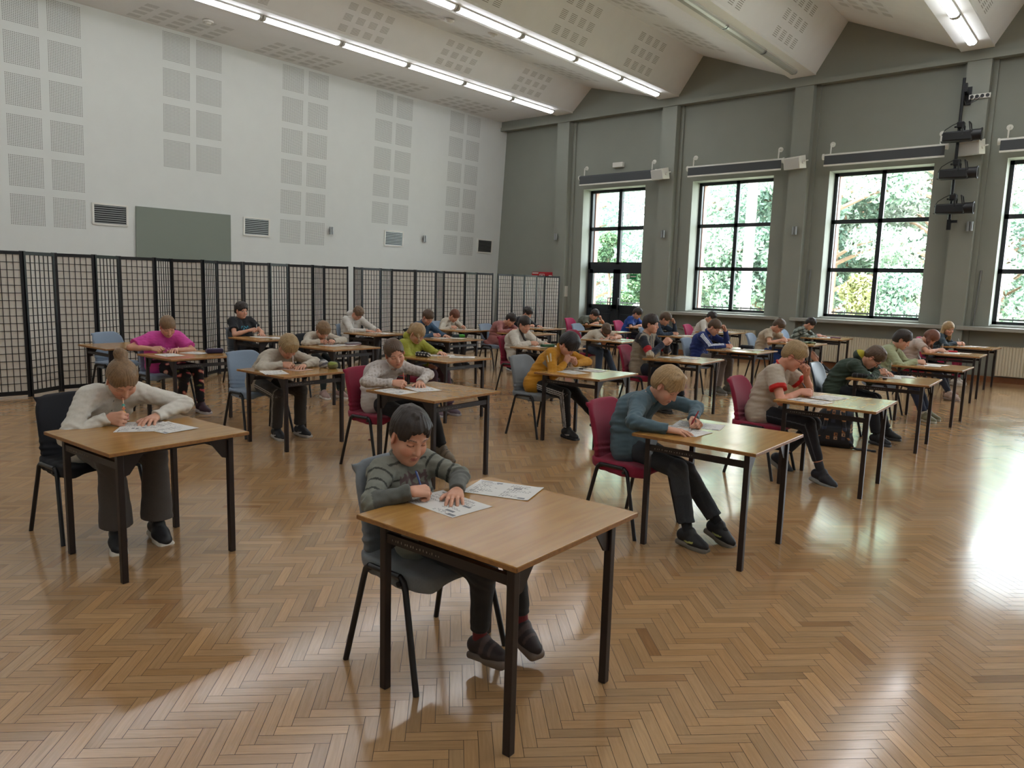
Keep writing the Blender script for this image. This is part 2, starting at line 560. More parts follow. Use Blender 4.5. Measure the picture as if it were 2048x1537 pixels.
# door with two leaves and a four-light window above
a, b_, z0, z1 = open_[0]
mb = MB(); t = .075; y0, y1 = 17.64, 17.74
xm = (a + b_) / 2
mb.box((a, y0, 0), (a + t, y1, z1)); mb.box((b_ - t, y0, 0), (b_, y1, z1)); mb.box((a, y0, z1 - t), (b_, y1, z1))
mb.box((a, y0, 2.16), (b_, y1, 2.36)); mb.box((xm - .05, y0, 2.3), (xm + .05, y1, z1)); mb.box((a, y0, 3.24), (b_, y1, 3.34))
door = struct(mb.build('door_1', M_dark))
for i in range(2):
    for (za, zb) in ((2.36, 3.24), (3.34, z1 - t)):
        g = MB(); xa = a + t if i == 0 else xm + .05; xc = xm - .05 if i == 0 else b_ - t
        g.quad((xa, 17.70, za), (xc, 17.70, za), (xc, 17.70, zb), (xa, 17.70, zb)); g.build('pane', M_glass, door)
for i in range(2):
    xa = a + t if i == 0 else xm + .005; xc = xm - .005 if i == 0 else b_ - t
    l = MB(); s_ = .11
    l.box((xa, 17.62, .01), (xa + s_, 17.70, 2.16)); l.box((xc - s_, 17.62, .01), (xc, 17.70, 2.16))
    l.box((xa, 17.62, 2.05), (xc, 17.70, 2.16)); l.box((xa, 17.62, 1.06), (xc, 17.70, 1.17))
    l.box((xa, 17.64, .01), (xc, 17.69, 1.06)); l.bbox_(((xa + xc) / 2, 17.63, .56), (xc - xa - .34, .03, .72), .01)
    leaf = l.build('leaf', M_dark, door)
    g = MB(); g.quad((xa + s_, 17.67, 1.17), (xc - s_, 17.67, 1.17), (xc - s_, 17.67, 2.05), (xa + s_, 17.67, 2.05)); g.build('pane', M_glass, leaf)
    h = MB(); hx = xm - .12 if i == 0 else xm + .12
    h.tube([(hx, 17.62, 1.36), (hx, 17.53, 1.36), (hx, 17.53, 1.02), (hx, 17.62, 1.02)], .016, 8)
    if i == 0: h.tube([(hx, 17.62, 1.36), (hx - .09, 17.55, 1.36), (hx - .09, 17.55, 1.02), (hx, 17.62, 1.02)], .014, 8)
    h.build('handle', M_black, leaf, smooth=True)

# ------------------------------------------------------------------ radiators, sills done; blinds, speakers, sconces
def radiator(x0, x1, lab):
    t = empty('radiator', ((x0 + x1) / 2, 17.2, 0.12))
    tag(t, lab, 'radiator', 'ribbed radiators under the window sills')
    w = x1 - x0
    p = MB()
    n = int(w / .05)
    for k in range(n):                                          # pressed ribs of the front plate
        xx = -w / 2 + w * (k + .5) / n
        p.bbox_((xx, -.055, .31), (w / n * .86, .022, .58), .008)
    p.box((-w / 2, -.05, .02), (w / 2, -.044, .60))
    p.build('front_plate', M_rad, t, smooth=False)
    q = MB(); q.box((-w / 2 + .01, -.045, .02), (w / 2 - .01, .035, .60)); q.build('body', M_rad, t)
    g = MB()
    for k in range(int(w / .03)): g.box((-w / 2 + .02 + k * .03, -.043, .60), (-w / 2 + .032 + k * .03, .033, .612))
    g.build('top_grille', M_rad, t)
    v = MB(); v.tube([(-w / 2, 0, .53), (-w / 2 - .13, 0, .53)], .012, 8); v.cyl((-w / 2 - .18, 0, .53), (-w / 2 - .09, 0, .53), .028, 12)
    v.build('valve', M_whitepl, t, smooth=True)
    u = MB(); u.tube([(-w / 2 - .16, .0, .53), (-w / 2 - .40, .02, .56), (-w / 2 - .47, .02, .58), (-w / 2 - .50, .02, -.12)], .010, 8)
    u.build('supply_pipe', M_grey, t, smooth=True)
    return t
rl = ['cream radiator beside the glazed door, partly behind the boy in the blue track jacket',
      'cream radiator behind the desk of the boy in the camouflage sweater',
      'cream radiator at the right edge of the photo beyond the blond girl in denim']
for i in range(3):
    xw = PX[i + 1]
    radiator(xw + 1.02, xw + 2.75, rl[i])

def blind(k, lab, xa, xb_, wide):
    t = empty('roller_blind', ((xa + xb_) / 2, 16.86, 4.56))
    tag(t, lab, 'blind', 'rolled-up blinds above the windows')
    w = xb_ - xa
    m = MB(); m.cyl((-w / 2, 0, 0.05), (w / 2, 0, 0.05), .055, 14); m.build('roller', M_whitepl if wide else M_greyfab, t, smooth=True)
    f = MB(); f.box((-w / 2 + .02, -.055, -.13), (w / 2 - .02, -.045, .06)); f.build('fabric', M_greyfab, t)
    r_ = MB(); r_.bbox_((0, -.05, -.145), (w - .03, .025, .035), .006); r_.build('hem_bar', M_whitepl, t)
    for s_ in (-1, 1):
        b = MB(); xx = s_ * (w / 2 - .12)
        b.cyl((xx, .12, .32), (xx, .145, .32), .055, 14); b.tube([(xx, .12, .32), (xx, .03, .3), (xx, 0.02, .07)], .014, 8)
        b.build('bracket', M_whitepl, t, smooth=True)
        c = MB(); c.cyl((s_ * w / 2, 0, .05), (s_ * (w / 2 + .03), 0, .05), .065, 14); c.build('end_cap', M_whitepl, t, smooth=True)
    return t
bl = ['dark roller blind rolled up above the glazed door', 'roller blind rolled up above the middle window with the white mast behind it',
      'roller blind rolled up above the window left of the black spotlights', 'roller blind cut off by the right edge of the photo, above the last window']
for i in range(4):
    x = [-12.05, -8.80, -5.56, -2.34][i]
    blind(i, bl[i], x, x + 2.34, i > 0)

def speaker(x, z, lab):
    t = empty('loudspeaker', (x, 16.84, z)); t.rotation_euler = (R(12), 0, R(-18))
    tag(t, lab, 'speaker', 'white loudspeakers on the pillars')
    m = MB(); m.prism([(-.21, .10, -.14), (-.21, -.12, -.12), (-.21, -.12, .13), (-.21, .10, .14)], (.42, 0, 0)); m.build('cabinet', M_whitepl, t)
    g = MB(); g.bbox_((0, -.126, 0), (.38, .012, .22), .006); g.build('grille', pbr('speaker_grille' + str(x), hexc('c4c3bc'), .6, noise=.2, nscale=400), t)
    b = MB(); b.tube([(.21, 0, .0), (.25, 0, .02), (.25, .12, .02)], .014, 8); b.cyl((.21, 0, 0), (.235, 0, 0), .04, 12); b.build('bracket', M_whitepl, t, smooth=True)
speaker(-9.56, 4.53, 'small white loudspeaker on the pillar right of the glazed door')
speaker(-6.18, 4.53, 'small white loudspeaker on the pillar between the two middle windows')
speaker(-2.80, 4.53, 'small white loudspeaker on the pillar behind the black spotlights')

def sconce(loc, rz, lab):
    t = empty('wall_light', loc, rz); tag(t, lab, 'lamp', 'small metal wall lights')
    m = MB()
    for s_ in (-1, 1): m.cyl((s_ * .028, -.07, -.09), (s_ * .028, -.07, .09), .027, 14)
    m.build('twin_tube', M_alu, t, smooth=True)
    b = MB(); b.bbox_((0, -.02, 0), (.05, .04, .07), .005); b.build('mount', M_alu, t)
for x, lab in ((-13.05, 'small metal wall light on the pillar left of the glazed door'), (-9.62, 'small metal wall light on the pillar right of the glazed door'),
               (-6.28, 'small metal wall light on the pillar between the two middle windows'), (-2.86, 'small metal wall light below the lowest black spotlight')):
    sconce((x + .17, 17.0, 3.05), 0, lab)
for y, lab in ((10.97, 'small metal wall light on the white wall, the one nearer the grey panel'), (14.07, 'small metal wall light on the white wall, the one nearer the corner')):
    sconce((WX(2.85), y, 2.85), R(90), lab)

# ventilation grilles and grey panel on the white wall
vl = ['wall vent left of the grey panel', 'wall vent right of the grey panel', 'wall vent between the two small wall lights', 'wall vent nearest the corner of the white wall']
for (ya, lab) in zip((5.59, 8.69, 12.70, 16.28), vl):
    t = empty('air_vent', (WX(2.8), ya + .31, 2.79)); t.rotation_euler = (0, R(3.5), 0)
    tag(t, 'black-slatted white-framed ' + lab, 'vent', 'air vents in the white wall')
    f = MB()
    for s_ in (-1, 1):
        f.box((0, s_ * .31 - .018, -.2), (.02, s_ * .31 + .018, .2)); f.box((0, -.31, s_ * .19 - .016), (.02, .31, s_ * .19 + .016))
    f.build('frame', M_whitepl, t)
    b = MB(); b.box((.001, -.3, -.19), (.006, .3, .19)); b.build('backing', M_black, t)
    s2 = MB()
    for k in range(9): s2.box((.006, -.295, -.17 + k * .04), (.016, .295, -.156 + k * .04))
    s2.build('slat', M_alu, t)
b = MB(); b.prism([(WX(0) + .03, 6.35, 0), (WX(3.0) + .03, 6.37, 3.0), (WX(3.0) + .03, 8.36, 3.0), (WX(0) + .03, 8.42, 0)], (-.04, 0, 0))
o = b.build('wall_panel', pbr('panel_grey_green', hexc('7f867c'), .7)); tag(o, 'plain grey-green panel on the white wall above the folding screens', 'panel')

# red hydrant cabinet above the screens in the corner
t = empty('hydrant_cabinet', (-13.40, 17.15, 1.38)); tag(t, 'red fire hydrant cabinet on the grey wall, its top showing above the folding screen', 'cabinet')
m = MB(); m.bbox_((0, 0, 0.32), (.80, .20, .70), .01); m.build('box', M_red, t)
m = MB(); m.bbox_((.0, -.12, .32), (.78, .02, .66), .006); d_ = m.build('door', M_red, t)
m = MB()
for (xa, xb2, za, zb) in ((-.09, .09, .60, .615), (-.09, .09, .40, .415), (-.09, -.075, .40, .615), (.075, .09, .40, .615), (-.045, -.02, .44, .58), (-.045, .03, .56, .58), (-.045, .02, .50, .52), (.04, .055, .48, .54)):
    m.box((xa, -.134, za), (xb2, -.131, zb))
m.box((.25, -.134, .50), (.36, -.131, .58)); m.box((-.36, -.134, .62), (-.14, -.131, .65))
m.build('white_sign', M_whitepl, d_)

# exit sign stuck on the door glass
b = MB(); b.box((-10.92, 17.655, 1.90), (-10.58, 17.665, 2.04))
o = b.build('exit_sign', pbr('sign_green', hexc('0f8a4e'), .4)); tag(o, 'green exit sign with white running figure and arrow on the glazed door', 'sign')
w = MB()
w.box((-10.90, 17.648, 1.915), (-10.80, 17.652, 2.025)); w.box((-10.775, 17.648, 1.955), (-10.60, 17.652, 1.985))
w.build('white_pictogram', M_whitepl, o)

# white box above the door blind, thin notice on the pillar side, sockets
b = MB(); b.bbox_((-11.05, 17.2, 4.93), (.32, .1, .13), .01); o = b.build('emergency_light', M_whitepl); tag(o, 'white emergency light box above the door blind', 'lamp')
b = MB(); b.box((-12.588, 17.05, 1.36), (-12.578, 17.2, 1.66)); o = b.build('notice', M_whitepl); tag(o, 'narrow white notice on the side of the pillar left of the door', 'notice')
# blind control rods leaning in the window bays
for i, lab in enumerate(('thin grey blind rod in the window bay right of the door', 'thin grey blind rod in the window bay left of the spotlights', 'thin grey blind rod in the last window bay at the right edge')):
    x = PX[i + 1] + .55
    b = MB(); b.tube([(x, 17.22, 1.10), (x + .03, 17.235, 2.1)], .012, 8); b.cyl((x + .03, 17.235, 2.0), (x + .035, 17.235, 2.2), .018, 10)
    o = b.build('blind_rod', M_alu, smooth=True); tag(o, lab, 'rod', 'blind rods')

# ------------------------------------------------------------------ spotlight pole
t = empty('lighting_pole', (-3.01, 16.7, 3.05)); tag(t, 'black vertical lighting pole fixed to the pillar beside the third window', 'pole')
m = MB(); m.tube([(0, 0, 0), (0, 0, 2.78)], .028, 10); m.build('tube', M_blackmetal, t, smooth=True)
m = MB(); m.cbox((0.02, .145, 2.55), (.05, .27, .05)); m.cbox((.02, .285, 2.5), (.16, .02, .34)); m.cbox((0.03, .01, 2.60), (.07, .07, .16)); m.build('wall_bracket', M_blackmetal, t)
m = MB(); m.cbox((0.03, .145, .6), (.04, .28, .04)); m.build('lower_bracket', M_blackmetal, t)
m = MB(); m.cbox((0, .0, .02), (.07, .05, .2)); m.cbox((.08, 0, .08), (.12, .05, .05)); m.build('end_clamp', M_blackmetal, t)
def spot(z, lab):
    t = empty('spotlight', (-2.97, 16.62, z)); tag(t, lab, 'spotlight', 'black theatre spotlights on the pole')
    b = MB()
    b.bbox_((-.02, -.06, 0), (.50, .21, .19), .03)
    b.build('housing', M_black, t)
    s = MB(); s.cyl((.20, -.06, .01), (.36, -.06, .01), .105, 20); s.cyl((.36, -.06, .01), (.375, -.06, .01), .12, 20)
    s.build('lens_tube', M_black, t, smooth=True)
    l = MB(); l.cyl((.376, -.06, .01), (.380, -.06, .01), .092, 20); l.build('lens', pbr('lens_glass%.1f' % z, hexc('23262c'), .08), t)
    y = MB(); y.tube([(.06, -.165, .02), (.06, -.165, .20), (.06, .045, .20), (.06, .045, .02)], .014, 6); y.tube([(.20, -.165, .03), (.16, -.165, .24), (.16, .045, .24), (.20, .045, .03)], .010, 6)
    y.build('yoke', M_blackmetal, t, smooth=True)
    c = MB(); c.bbox_((0.0, .0, .22), (.12, .16, .11), .012); c.cyl((-.11, .02, .2), (.02, .02, .2), .018, 10); c.build('clamp', M_blackmetal, t)
    w = MB(); w.tube([(-.26, -.05, .02), (-.30, -.04, .06), (-.26, 0, .16), (-.16, .06, .24), (-.04, .08, .30)], .007, 6); w.build('cable', M_black, t, smooth=True)
    f = MB()
    for k in range(5): f.box((-.20 + k * .07, -.158, -.05), (-.17 + k * .07, -.154, .05))
    f.box((-.3, -.12, -.085), (-.05, 0, -.075))
    f.build('cooling_slot', M_blackmetal, t)
spot(4.72, 'topmost of the three black spotlights on the pole')
spot(4.02, 'middle one of the three black spotlights on the pole')
spot(3.36, 'lowest of the three black spotlights on the pole')
t = empty('socket_strip', (-2.77, 16.98, 5.52)); tag(t, 'white four-way socket strip on the pillar beside the top of the black pole', 'socket')
m = MB(); m.bbox_((0, 0, 0), (.36, .04, .09), .006); m.build('body', M_whitepl, t)
for k in range(4):
    m = MB(); m.cyl((-.13 + k * .087, -.022, 0), (-.13 + k * .087, -.03, 0), .033, 14); m.build('socket', M_black, t, smooth=True)
m = MB()
for k in range(3): m.tube([(-.13 + k * .08, -.03, 0), (-.16 + k * .06, -.07, -.09), (-.20, -.12, -.13 - .02 * k), (-.24, -.2, -.05)], .007, 6)
m.build('plugged_cables', M_black, t, smooth=True)

# ------------------------------------------------------------------ ceiling lamps
M_tube = emit('fluorescent_on', (.93, .96, 1.0), 12.5)
M_tubeoff = pbr('fluorescent_off', hexc('b9bcb8'), .25)
line_lab = {0: 'leftmost lit ceiling row', 1: 'second lit ceiling row from the left', 2: 'unlit ceiling row', 3: 'short lit ceiling row at upper right', 4: 'ceiling row beyond the right edge', 5: 'last ceiling row beyond the right edge'}
ordn = ['end lamp at the window wall', 'second lamp from the window wall', 'third lamp from the window wall', 'fourth lamp from the window wall', 'fifth lamp from the window wall', 'sixth lamp from the window wall', 'seventh lamp from the window wall', 'eighth lamp from the window wall', 'ninth lamp from the window wall', 'tenth lamp from the window wall', 'eleventh lamp from the window wall']
M_refl = pbr('lamp_reflector', hexc('c9c8c4'), .35)
for i, (xl, xr) in enumerate(boards):
    xc = (xl + xr) / 2
    on = i != 2
    nvis = [8, 6, 4, 2, 2, 2][i]
    for k in range(11):
        y1 = 16.42 - 1.755 * k; y0 = y1 - 1.73
        t = empty('ceiling_lamp', (xc, (y0 + y1) / 2, 6.40))
        tag(t, ordn[k] + ' in the ' + line_lab[i], 'lamp', 'ceiling lamp rows')
        h = MB(); L2 = (y1 - y0) / 2
        h.bbox_((0, 0, -.012), (.17, L2 * 2, .03), .006)
        h.build('housing', M_refl, t)
        d = MB()
        prof_ = [(-.075, -.02), (-.068, -.055), (-.035, -.078), (.035, -.078), (.068, -.055), (.075, -.02)]
        d.prism([(p[0], -L2 + .055, p[1]) for p in prof_], (0, 2 * L2 - .11, 0))
        d.build('diffuser', M_tube if on else M_tubeoff, t)
        for s_ in (-1, 1):
            e = MB(); e.prism([(p[0] * 1.05, s_ * (L2 - .03) - .025, p[1] * 1.02) for p in prof_], (0, .05, 0))
            e.build('end_cap', M_refl if on else M_alu, t)
# smoke detectors on the gentle folds
for (x, y, z, lab) in ((-10.55, 10.3, 6.63, 'round white ceiling detector, left one of the pair'), (-10.3, 11.25, 6.58, 'round white ceiling detector, right one of the pair'), (-14.0, 7.3, 6.46, 'small round sprinkler beside the leftmost lamp row')):
    t = empty('smoke_detector', (x, y, z)); t.rotation_euler = (0, R(13.5) if x > -13 else 0, 0); tag(t, lab, 'detector', 'ceiling detectors')
    m = MB(); m.cyl((0, 0, 0), (0, 0, -.03), .10, 20, r2=.09); m.build('base', M_whitepl, t, smooth=True)
    m = MB(); m.cyl((0, 0, -.03), (0, 0, -.06), .06, 20, r2=.04); m.build('sensor_head', M_whitepl, t, smooth=True)

# ------------------------------------------------------------------ folding screens
M_lac = pbr('lacquered_black', hexc('0e0f14'), .35)
def paper_mat():
    m = bpy.data.materials.new('rice_paper'); m.use_nodes = True
    nt = m.node_tree; nt.nodes.clear()
    out = nt.nodes.new('ShaderNodeOutputMaterial')
    d = nt.nodes.new('ShaderNodeBsdfDiffuse'); d.inputs['Color'].default_value = (*hexc('e2ded6'), 1)
    tl = nt.nodes.new('ShaderNodeBsdfTranslucent'); tl.inputs['Color'].default_value = (*hexc('d6d0c4'), 1)
    mx = nt.nodes.new('ShaderNodeMixShader'); mx.inputs['Fac'].default_value = .3
    nt.links.new(d.outputs[0], mx.inputs[1]); nt.links.new(tl.outputs[0], mx.inputs[2]); nt.links.new(mx.outputs[0], out.inputs[0])
    return m
M_paper = paper_mat()
SCH = 1.93
def screen(nodes, lab):
    P = [Vector((a, b, 0)) for a, b in nodes]
    c = sum(P, Vector()) / len(P)
    t = empty('folding_screen', c); tag(t, lab, 'screen', 'black lattice folding screens')
    for a, b in zip(P[:-1], P[1:]):
        d = (b - a); L_ = d.length - .012
        ang = math.atan2(d.y, d.x)
        M = Matrix.Translation((a + b) / 2 - c) @ Matrix.Rotation(ang, 4, 'Z')
        w = L_ / 2; f = .032
        m = MB()
        m.box((-w, -.012, .0), (-w + f, .012, SCH), M=M); m.box((w - f, -.012, 0), (w, .012, SCH), M=M)
        m.box((-w, -.011, SCH - .05), (w, .011, SCH - .005), M=M); m.box((-w, -.011, .03), (w, .011, .085), M=M)
        fr = m.build('panel', M_lac, t)
        l = MB()
        nx, nz = 6, 18
        for k in range(1, nx):
            x = -w + f + (L_ - 2 * f) * k / nx; l.box((x - .004, -.010, .08), (x + .004, -.001, SCH - .045), M=M)
        for k in range(1, nz):
            z = .085 + (SCH - .135) * k / nz; l.box((-w + f, -.009, z - .004), (w - f, -.0015, z + .004), M=M)
        l.build('lattice', M_lac, fr)
        p = MB(); p.quad(*[M @ Vector(q) for q in ((-w + f, .001, .08), (w - f, .001, .08), (w - f, .001, SCH - .045), (-w + f, .001, SCH - .045))])
        p.build('rice_paper', M_paper, fr)
    return t
SN = dict([('Z', (-11.22, 2.69)), ('A', (-11.168, 3.194)), ('B', (-11.438, 3.644)), ('C', (-11.387, 4.141)), ('D', (-11.676, 4.576)), ('E', (-11.603, 5.081)), ('F', (-11.931, 5.477)), ('G', (-11.64, 5.87)), ('H', (-11.963, 6.255)), ('I', (-11.909, 6.713)), ('J', (-11.864, 7.207)), ('K', (-12.05, 7.689)), ('L', (-11.926, 8.156)), ('M', (-12.204, 8.581)), ('N', (-12.011, 9.039)), ('a', (-11.99, 9.153)), ('b', (-12.28, 9.568)), ('c', (-12.258, 10.057)), ('d', (-12.482, 10.532)), ('e', (-12.303, 11.073)), ('f', (-12.207, 11.62)), ('g', (-12.465, 12.096)), ('h', (-12.266, 12.629)), ('i', (-12.401, 13.154)), ('j', (-12.295, 13.659)), ('k', (-12.614, 14.182)), ('l', (-12.565, 14.71)), ('m', (-12.581, 15.223)), ('n', (-12.58, 15.749)), ('o', (-12.695, 16.24)), ('p', (-12.538, 16.745))])
for s_, lab in (('ZABCDE', 'lattice folding screen at the left edge of the photo, behind the empty desk'), ('EFGHI', 'second folding screen from the left, behind the girl in the hot pink T-shirt'),
                ('IJKLMN', 'third folding screen from the left, behind the boy in the black printed T-shirt'), ('abcde', 'fourth folding screen from the left, behind the boy in the white hoodie'),
                ('efghij', 'fifth folding screen from the left, behind the red-haired girl in a white cardigan'), ('klmnop', 'last folding screen on the right, under the red hydrant cabinet')):
    screen([SN[k] for k in s_], lab)

# ------------------------------------------------------------------ outside: lawn, mast, hedge, trees, fence
M_lawn = pbr('lawn', hexc('c2c4ac'), .9, noise=.2, nscale=4)
b = MB(); b.box((-70, 18.2, -.5), (60, 110, -.35)); tag(b.build('lawn', M_lawn), 'pale sunlit lawn and path outside the windows', 'lawn', kind='structure')
b = MB(); b.box((-17, 17.8, -.1), (8, 18.2, 7.6)) if False else None
M_brick = pbr('brick_reveal', hexc('bd938a'), .8, noise=.1, nscale=20)
for (a, b_, z0, z1) in open_[:5]:
    m = MB(); m.box((a - .01, 17.80, z0), (a + .075, 17.98, z1)); m.box((b_ - .0, 17.80, z0), (b_ + .1, 17.98, z1)); m.box((a - .01, 17.80, z1 - .02), (b_ + .1, 17.98, z1 + .1))
    struct(m.build('trim_%d' % (20 + open_.index((a, b_, z0, z1))), M_brick))
def leafmat(name, col, var):
    m = bpy.data.materials.new(name); m.use_nodes = True
    nt = m.node_tree; b = nt.nodes['Principled BSDF']; b.inputs['Roughness'].default_value = .7
    vc = nt.nodes.new('ShaderNodeVertexColor'); vc.layer_name = 'Col'
    nt.links.new(vc.outputs['Color'], b.inputs['Base Color'])
    return m
M_leaf = leafmat('foliage', None, None)
M_bark = pbr('bark', hexc('9a7f6c'), .9, noise=.25, nscale=12)
def foliage(name, centers, radii, n, size, col, parent, seed):
    g = np.random.default_rng(seed)
    idx = g.choice(len(centers), n, p=np.array(radii) ** 2 / np.sum(np.array(radii) ** 2))
    c = np.array(centers)[idx]; r = np.array(radii)[idx][:, None]
    d = g.normal(size=(n, 3)); d /= np.linalg.norm(d, axis=1)[:, None]
    p = c + d * r * (g.random((n, 1)) ** .35) * np.array([[1, 1, .75]])
    u = g.normal(size=(n, 3)); u /= np.linalg.norm(u, axis=1)[:, None]
    w = np.cross(u, g.normal(size=(n, 3))); w /= np.linalg.norm(w, axis=1)[:, None]
    s = size * g.uniform(.6, 1.4, (n, 1))
    V = np.stack([p - u * s, p + w * s * .45, p + u * s, p - w * s * .45], 1).reshape(-1, 3)
    cc = np.array(col)[None] * g.uniform(.7, 1.3, (n, 1)) * np.array([[1, 1, 1]]) + g.normal(0, .015, (n, 3))
    cc = np.clip(cc, .01, .9)
    return npmesh(name, V, np.arange(n * 4).reshape(n, 4), M_leaf, parent, np.repeat(cc, 4, 0), smooth=False)
def tree(x, y, h, spread, kind, lab, seed, col):
    t = empty('tree', (x, y, -.4)); tag(t, lab, 'tree', 'trees outside the windows')
    g = random.Random(seed)
    m = MB(); pts = []; px = py = 0
    for k in range(7):
        pts.append((px, py, h * .95 * k / 6)); px += g.uniform(-.12, .12); py += g.uniform(-.1, .1)
    m.tube(pts, [h * .022 * (1 - .75 * k / 6) for k in range(7)], 8)
    cs = []; rs = []
    nb = 26 if kind != 'bush' else 14
    for k in range(nb):
        f = g.uniform(.12, 1) if kind == 'pine' else g.uniform(.05, .98)
        if kind == 'cone': rr = spread * (1 - f) * .9 + .15
        elif kind == 'bare': rr = spread * math.sin(PI * min(1, f * 1.05)) ** .6 * .9
        else: rr = spread * (math.sin(PI * (.12 + .8 * f)) ** .7)
        a = g.uniform(0, 2 * PI); q = rr * g.uniform(.35, 1)
        e = Vector((math.cos(a) * q, math.sin(a) * q, h * f))
        zz = max(.1, h * f - q * .35)
        if kind != 'bush': m.tube([(0, 0, zz), (e.x * .5, e.y * .5, h * f - q * .1), tuple(e)], [h * .008, h * .005, h * .002], 5, caps=False)
        cs.append(tuple(e)); rs.append(max(.25, spread * g.uniform(.28, .48)))
    m.build('trunk', M_bark, t, smooth=True)
    n = {'pine': 17000, 'cone': 9000, 'bush': 12000, 'bare': 3600}[kind]
    foliage('foliage', cs, rs, n, .105 if kind == 'pine' else .075, col, t, seed)
    return t
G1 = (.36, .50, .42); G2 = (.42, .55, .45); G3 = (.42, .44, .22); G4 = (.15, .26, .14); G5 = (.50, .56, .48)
tree(-18.5, 26.5, 9.5, 2.6, 'pine', 'tall pine seen through the upper panes of the glazed door', 11, G1)
tree(-14.2, 28.5, 10.5, 2.9, 'pine', 'pine seen through the left panes of the window right of the door', 12, G2)
tree(-11.2, 29.5, 9.5, 2.6, 'pine', 'pine standing behind the white mast', 13, G1)
tree(-8.6, 28.0, 10.5, 2.7, 'pine', 'pine seen through the upper left panes of the window left of the spotlights', 14, G2)
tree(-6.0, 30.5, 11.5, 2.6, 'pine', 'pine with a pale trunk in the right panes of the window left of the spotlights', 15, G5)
tree(-6.78, 24.6, 2.6, .85, 'cone', 'small yellow-green conifer in the lower left pane of the window left of the spotlights', 16, G3)
tree(-5.76, 25.4, 2.9, 1.1, 'cone', 'small blue-green conifer in the lower right pane of the window left of the spotlights', 17, G1)
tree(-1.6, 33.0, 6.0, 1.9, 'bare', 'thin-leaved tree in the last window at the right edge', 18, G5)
tree(-14.5, 22.2, 4.1, .72, 'bush', 'dense dark green hedge tree behind the left leaf of the glazed door', 19, G4)
tree(-13.45, 22.6, 2.7, .62, 'bush', 'lower hedge bush behind the right leaf of the glazed door', 20, G4)
tree(-21.5, 33, 10, 3.0, 'pine', 'far pine at the left of the glazed door', 21, G2)
tree(-12.0, 36, 11, 3.2, 'pine', 'far pine filling the gap between the nearer pines behind the mast', 22, G2)
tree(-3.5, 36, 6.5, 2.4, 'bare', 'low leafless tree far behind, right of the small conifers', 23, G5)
for i_, (x_, y_, h_) in enumerate(((-26, 38, 11), (-19, 40, 10), (-15.5, 39, 12), (-8.5, 40, 12), (-6.6, 43, 11), (-9.8, 33, 8.5), (-13.2, 33.5, 9))):
    tree(x_, y_, h_, 3.0, 'pine', ['far left pine in the wood beyond the glazed door', 'second far pine in the wood beyond the glazed door', 'far pine beyond the left panes of the mast window', 'far pine beyond the left panes of the window by the spotlights', 'far pine beyond the right panes of the window by the spotlights', 'pine in mid distance right of the white mast', 'pine in mid distance left of the white mast'][i_], 40 + i_, G2 if i_ % 2 else G1)
for i_, (x_, y_, h_, lab_) in enumerate(((-23, 47, 12, 'hazy pine far behind, left of the glazed door'), (-17.5, 46, 11.5, 'hazy pine far behind the glazed door'), (-12.5, 46, 12.5, 'hazy pine far behind the white mast'), (-10.2, 37.5, 10.5, 'hazy pine far behind, just right of the white mast'), (-8.0, 47, 13, 'hazy pine far behind the small yellow-green conifer'), (-7.2, 35, 10, 'hazy pine behind the small yellow-green conifer'), (-3.9, 33.5, 7.5, 'hazy pine behind the small blue-green conifer'))):
    tree(x_, y_, h_, 3.6 if i_ < 5 else 2.4, 'pine', lab_, 60 + i_, G2 if i_ % 2 else G1)
t = empty('mast', (-10.13, 24.0, -.4)); tag(t, 'tall white concrete mast with slots outside the window right of the door', 'mast')
m = MB(); m.prism([(-.16, -.1, 0), (.16, -.1, 0), (.12, -.1, 7.5), (-.12, -.1, 7.5)], (0, .2, 0)); m.build('post', pbr('concrete_white', hexc('e9e2dc'), .7), t)
m = MB()
for k in range(16): m.box((-.02, -.105, .3 + k * .45), (.02, -.095, .5 + k * .45))
m.build('slot', pbr('slot_dark', hexc('8b7f78'), .8), t)
t = empty('garden_fence', (-8, 21.5, -.4)); tag(t, 'low dark metal fence along the bottom of the windows outside', 'fence')
m = MB(); m.box((-9, -.02, 1.52), (12, .02, 1.56)); m.box((-9, -.02, .3), (12, .02, .34))
for k in range(70): m.box((-9 + k * .3, -.01, .0), (-8.98 + k * .3, .01, 1.60))
m.build('railing', M_black, t)

# ------------------------------------------------------------------ light: bright overcast sky
w = bpy.data.worlds.new('sky'); SC.world = w; w.use_nodes = True
nt = w.node_tree; bg = nt.nodes['Background']
bg.inputs['Color'].default_value = (.85, .94, 1.0, 1)
bg.inputs['Strength'].default_value = 10.5
sd_ = bpy.data.lights.new('sun', 'SUN'); sd_.energy = 12.5; sd_.angle = R(3); sd_.color = (1, .96, .88)
so_ = bpy.data.objects.new('sun', sd_); COL.objects.link(so_); so_.rotation_euler = (R(31), 0, R(14)); so_.location = (0, -20, 30)
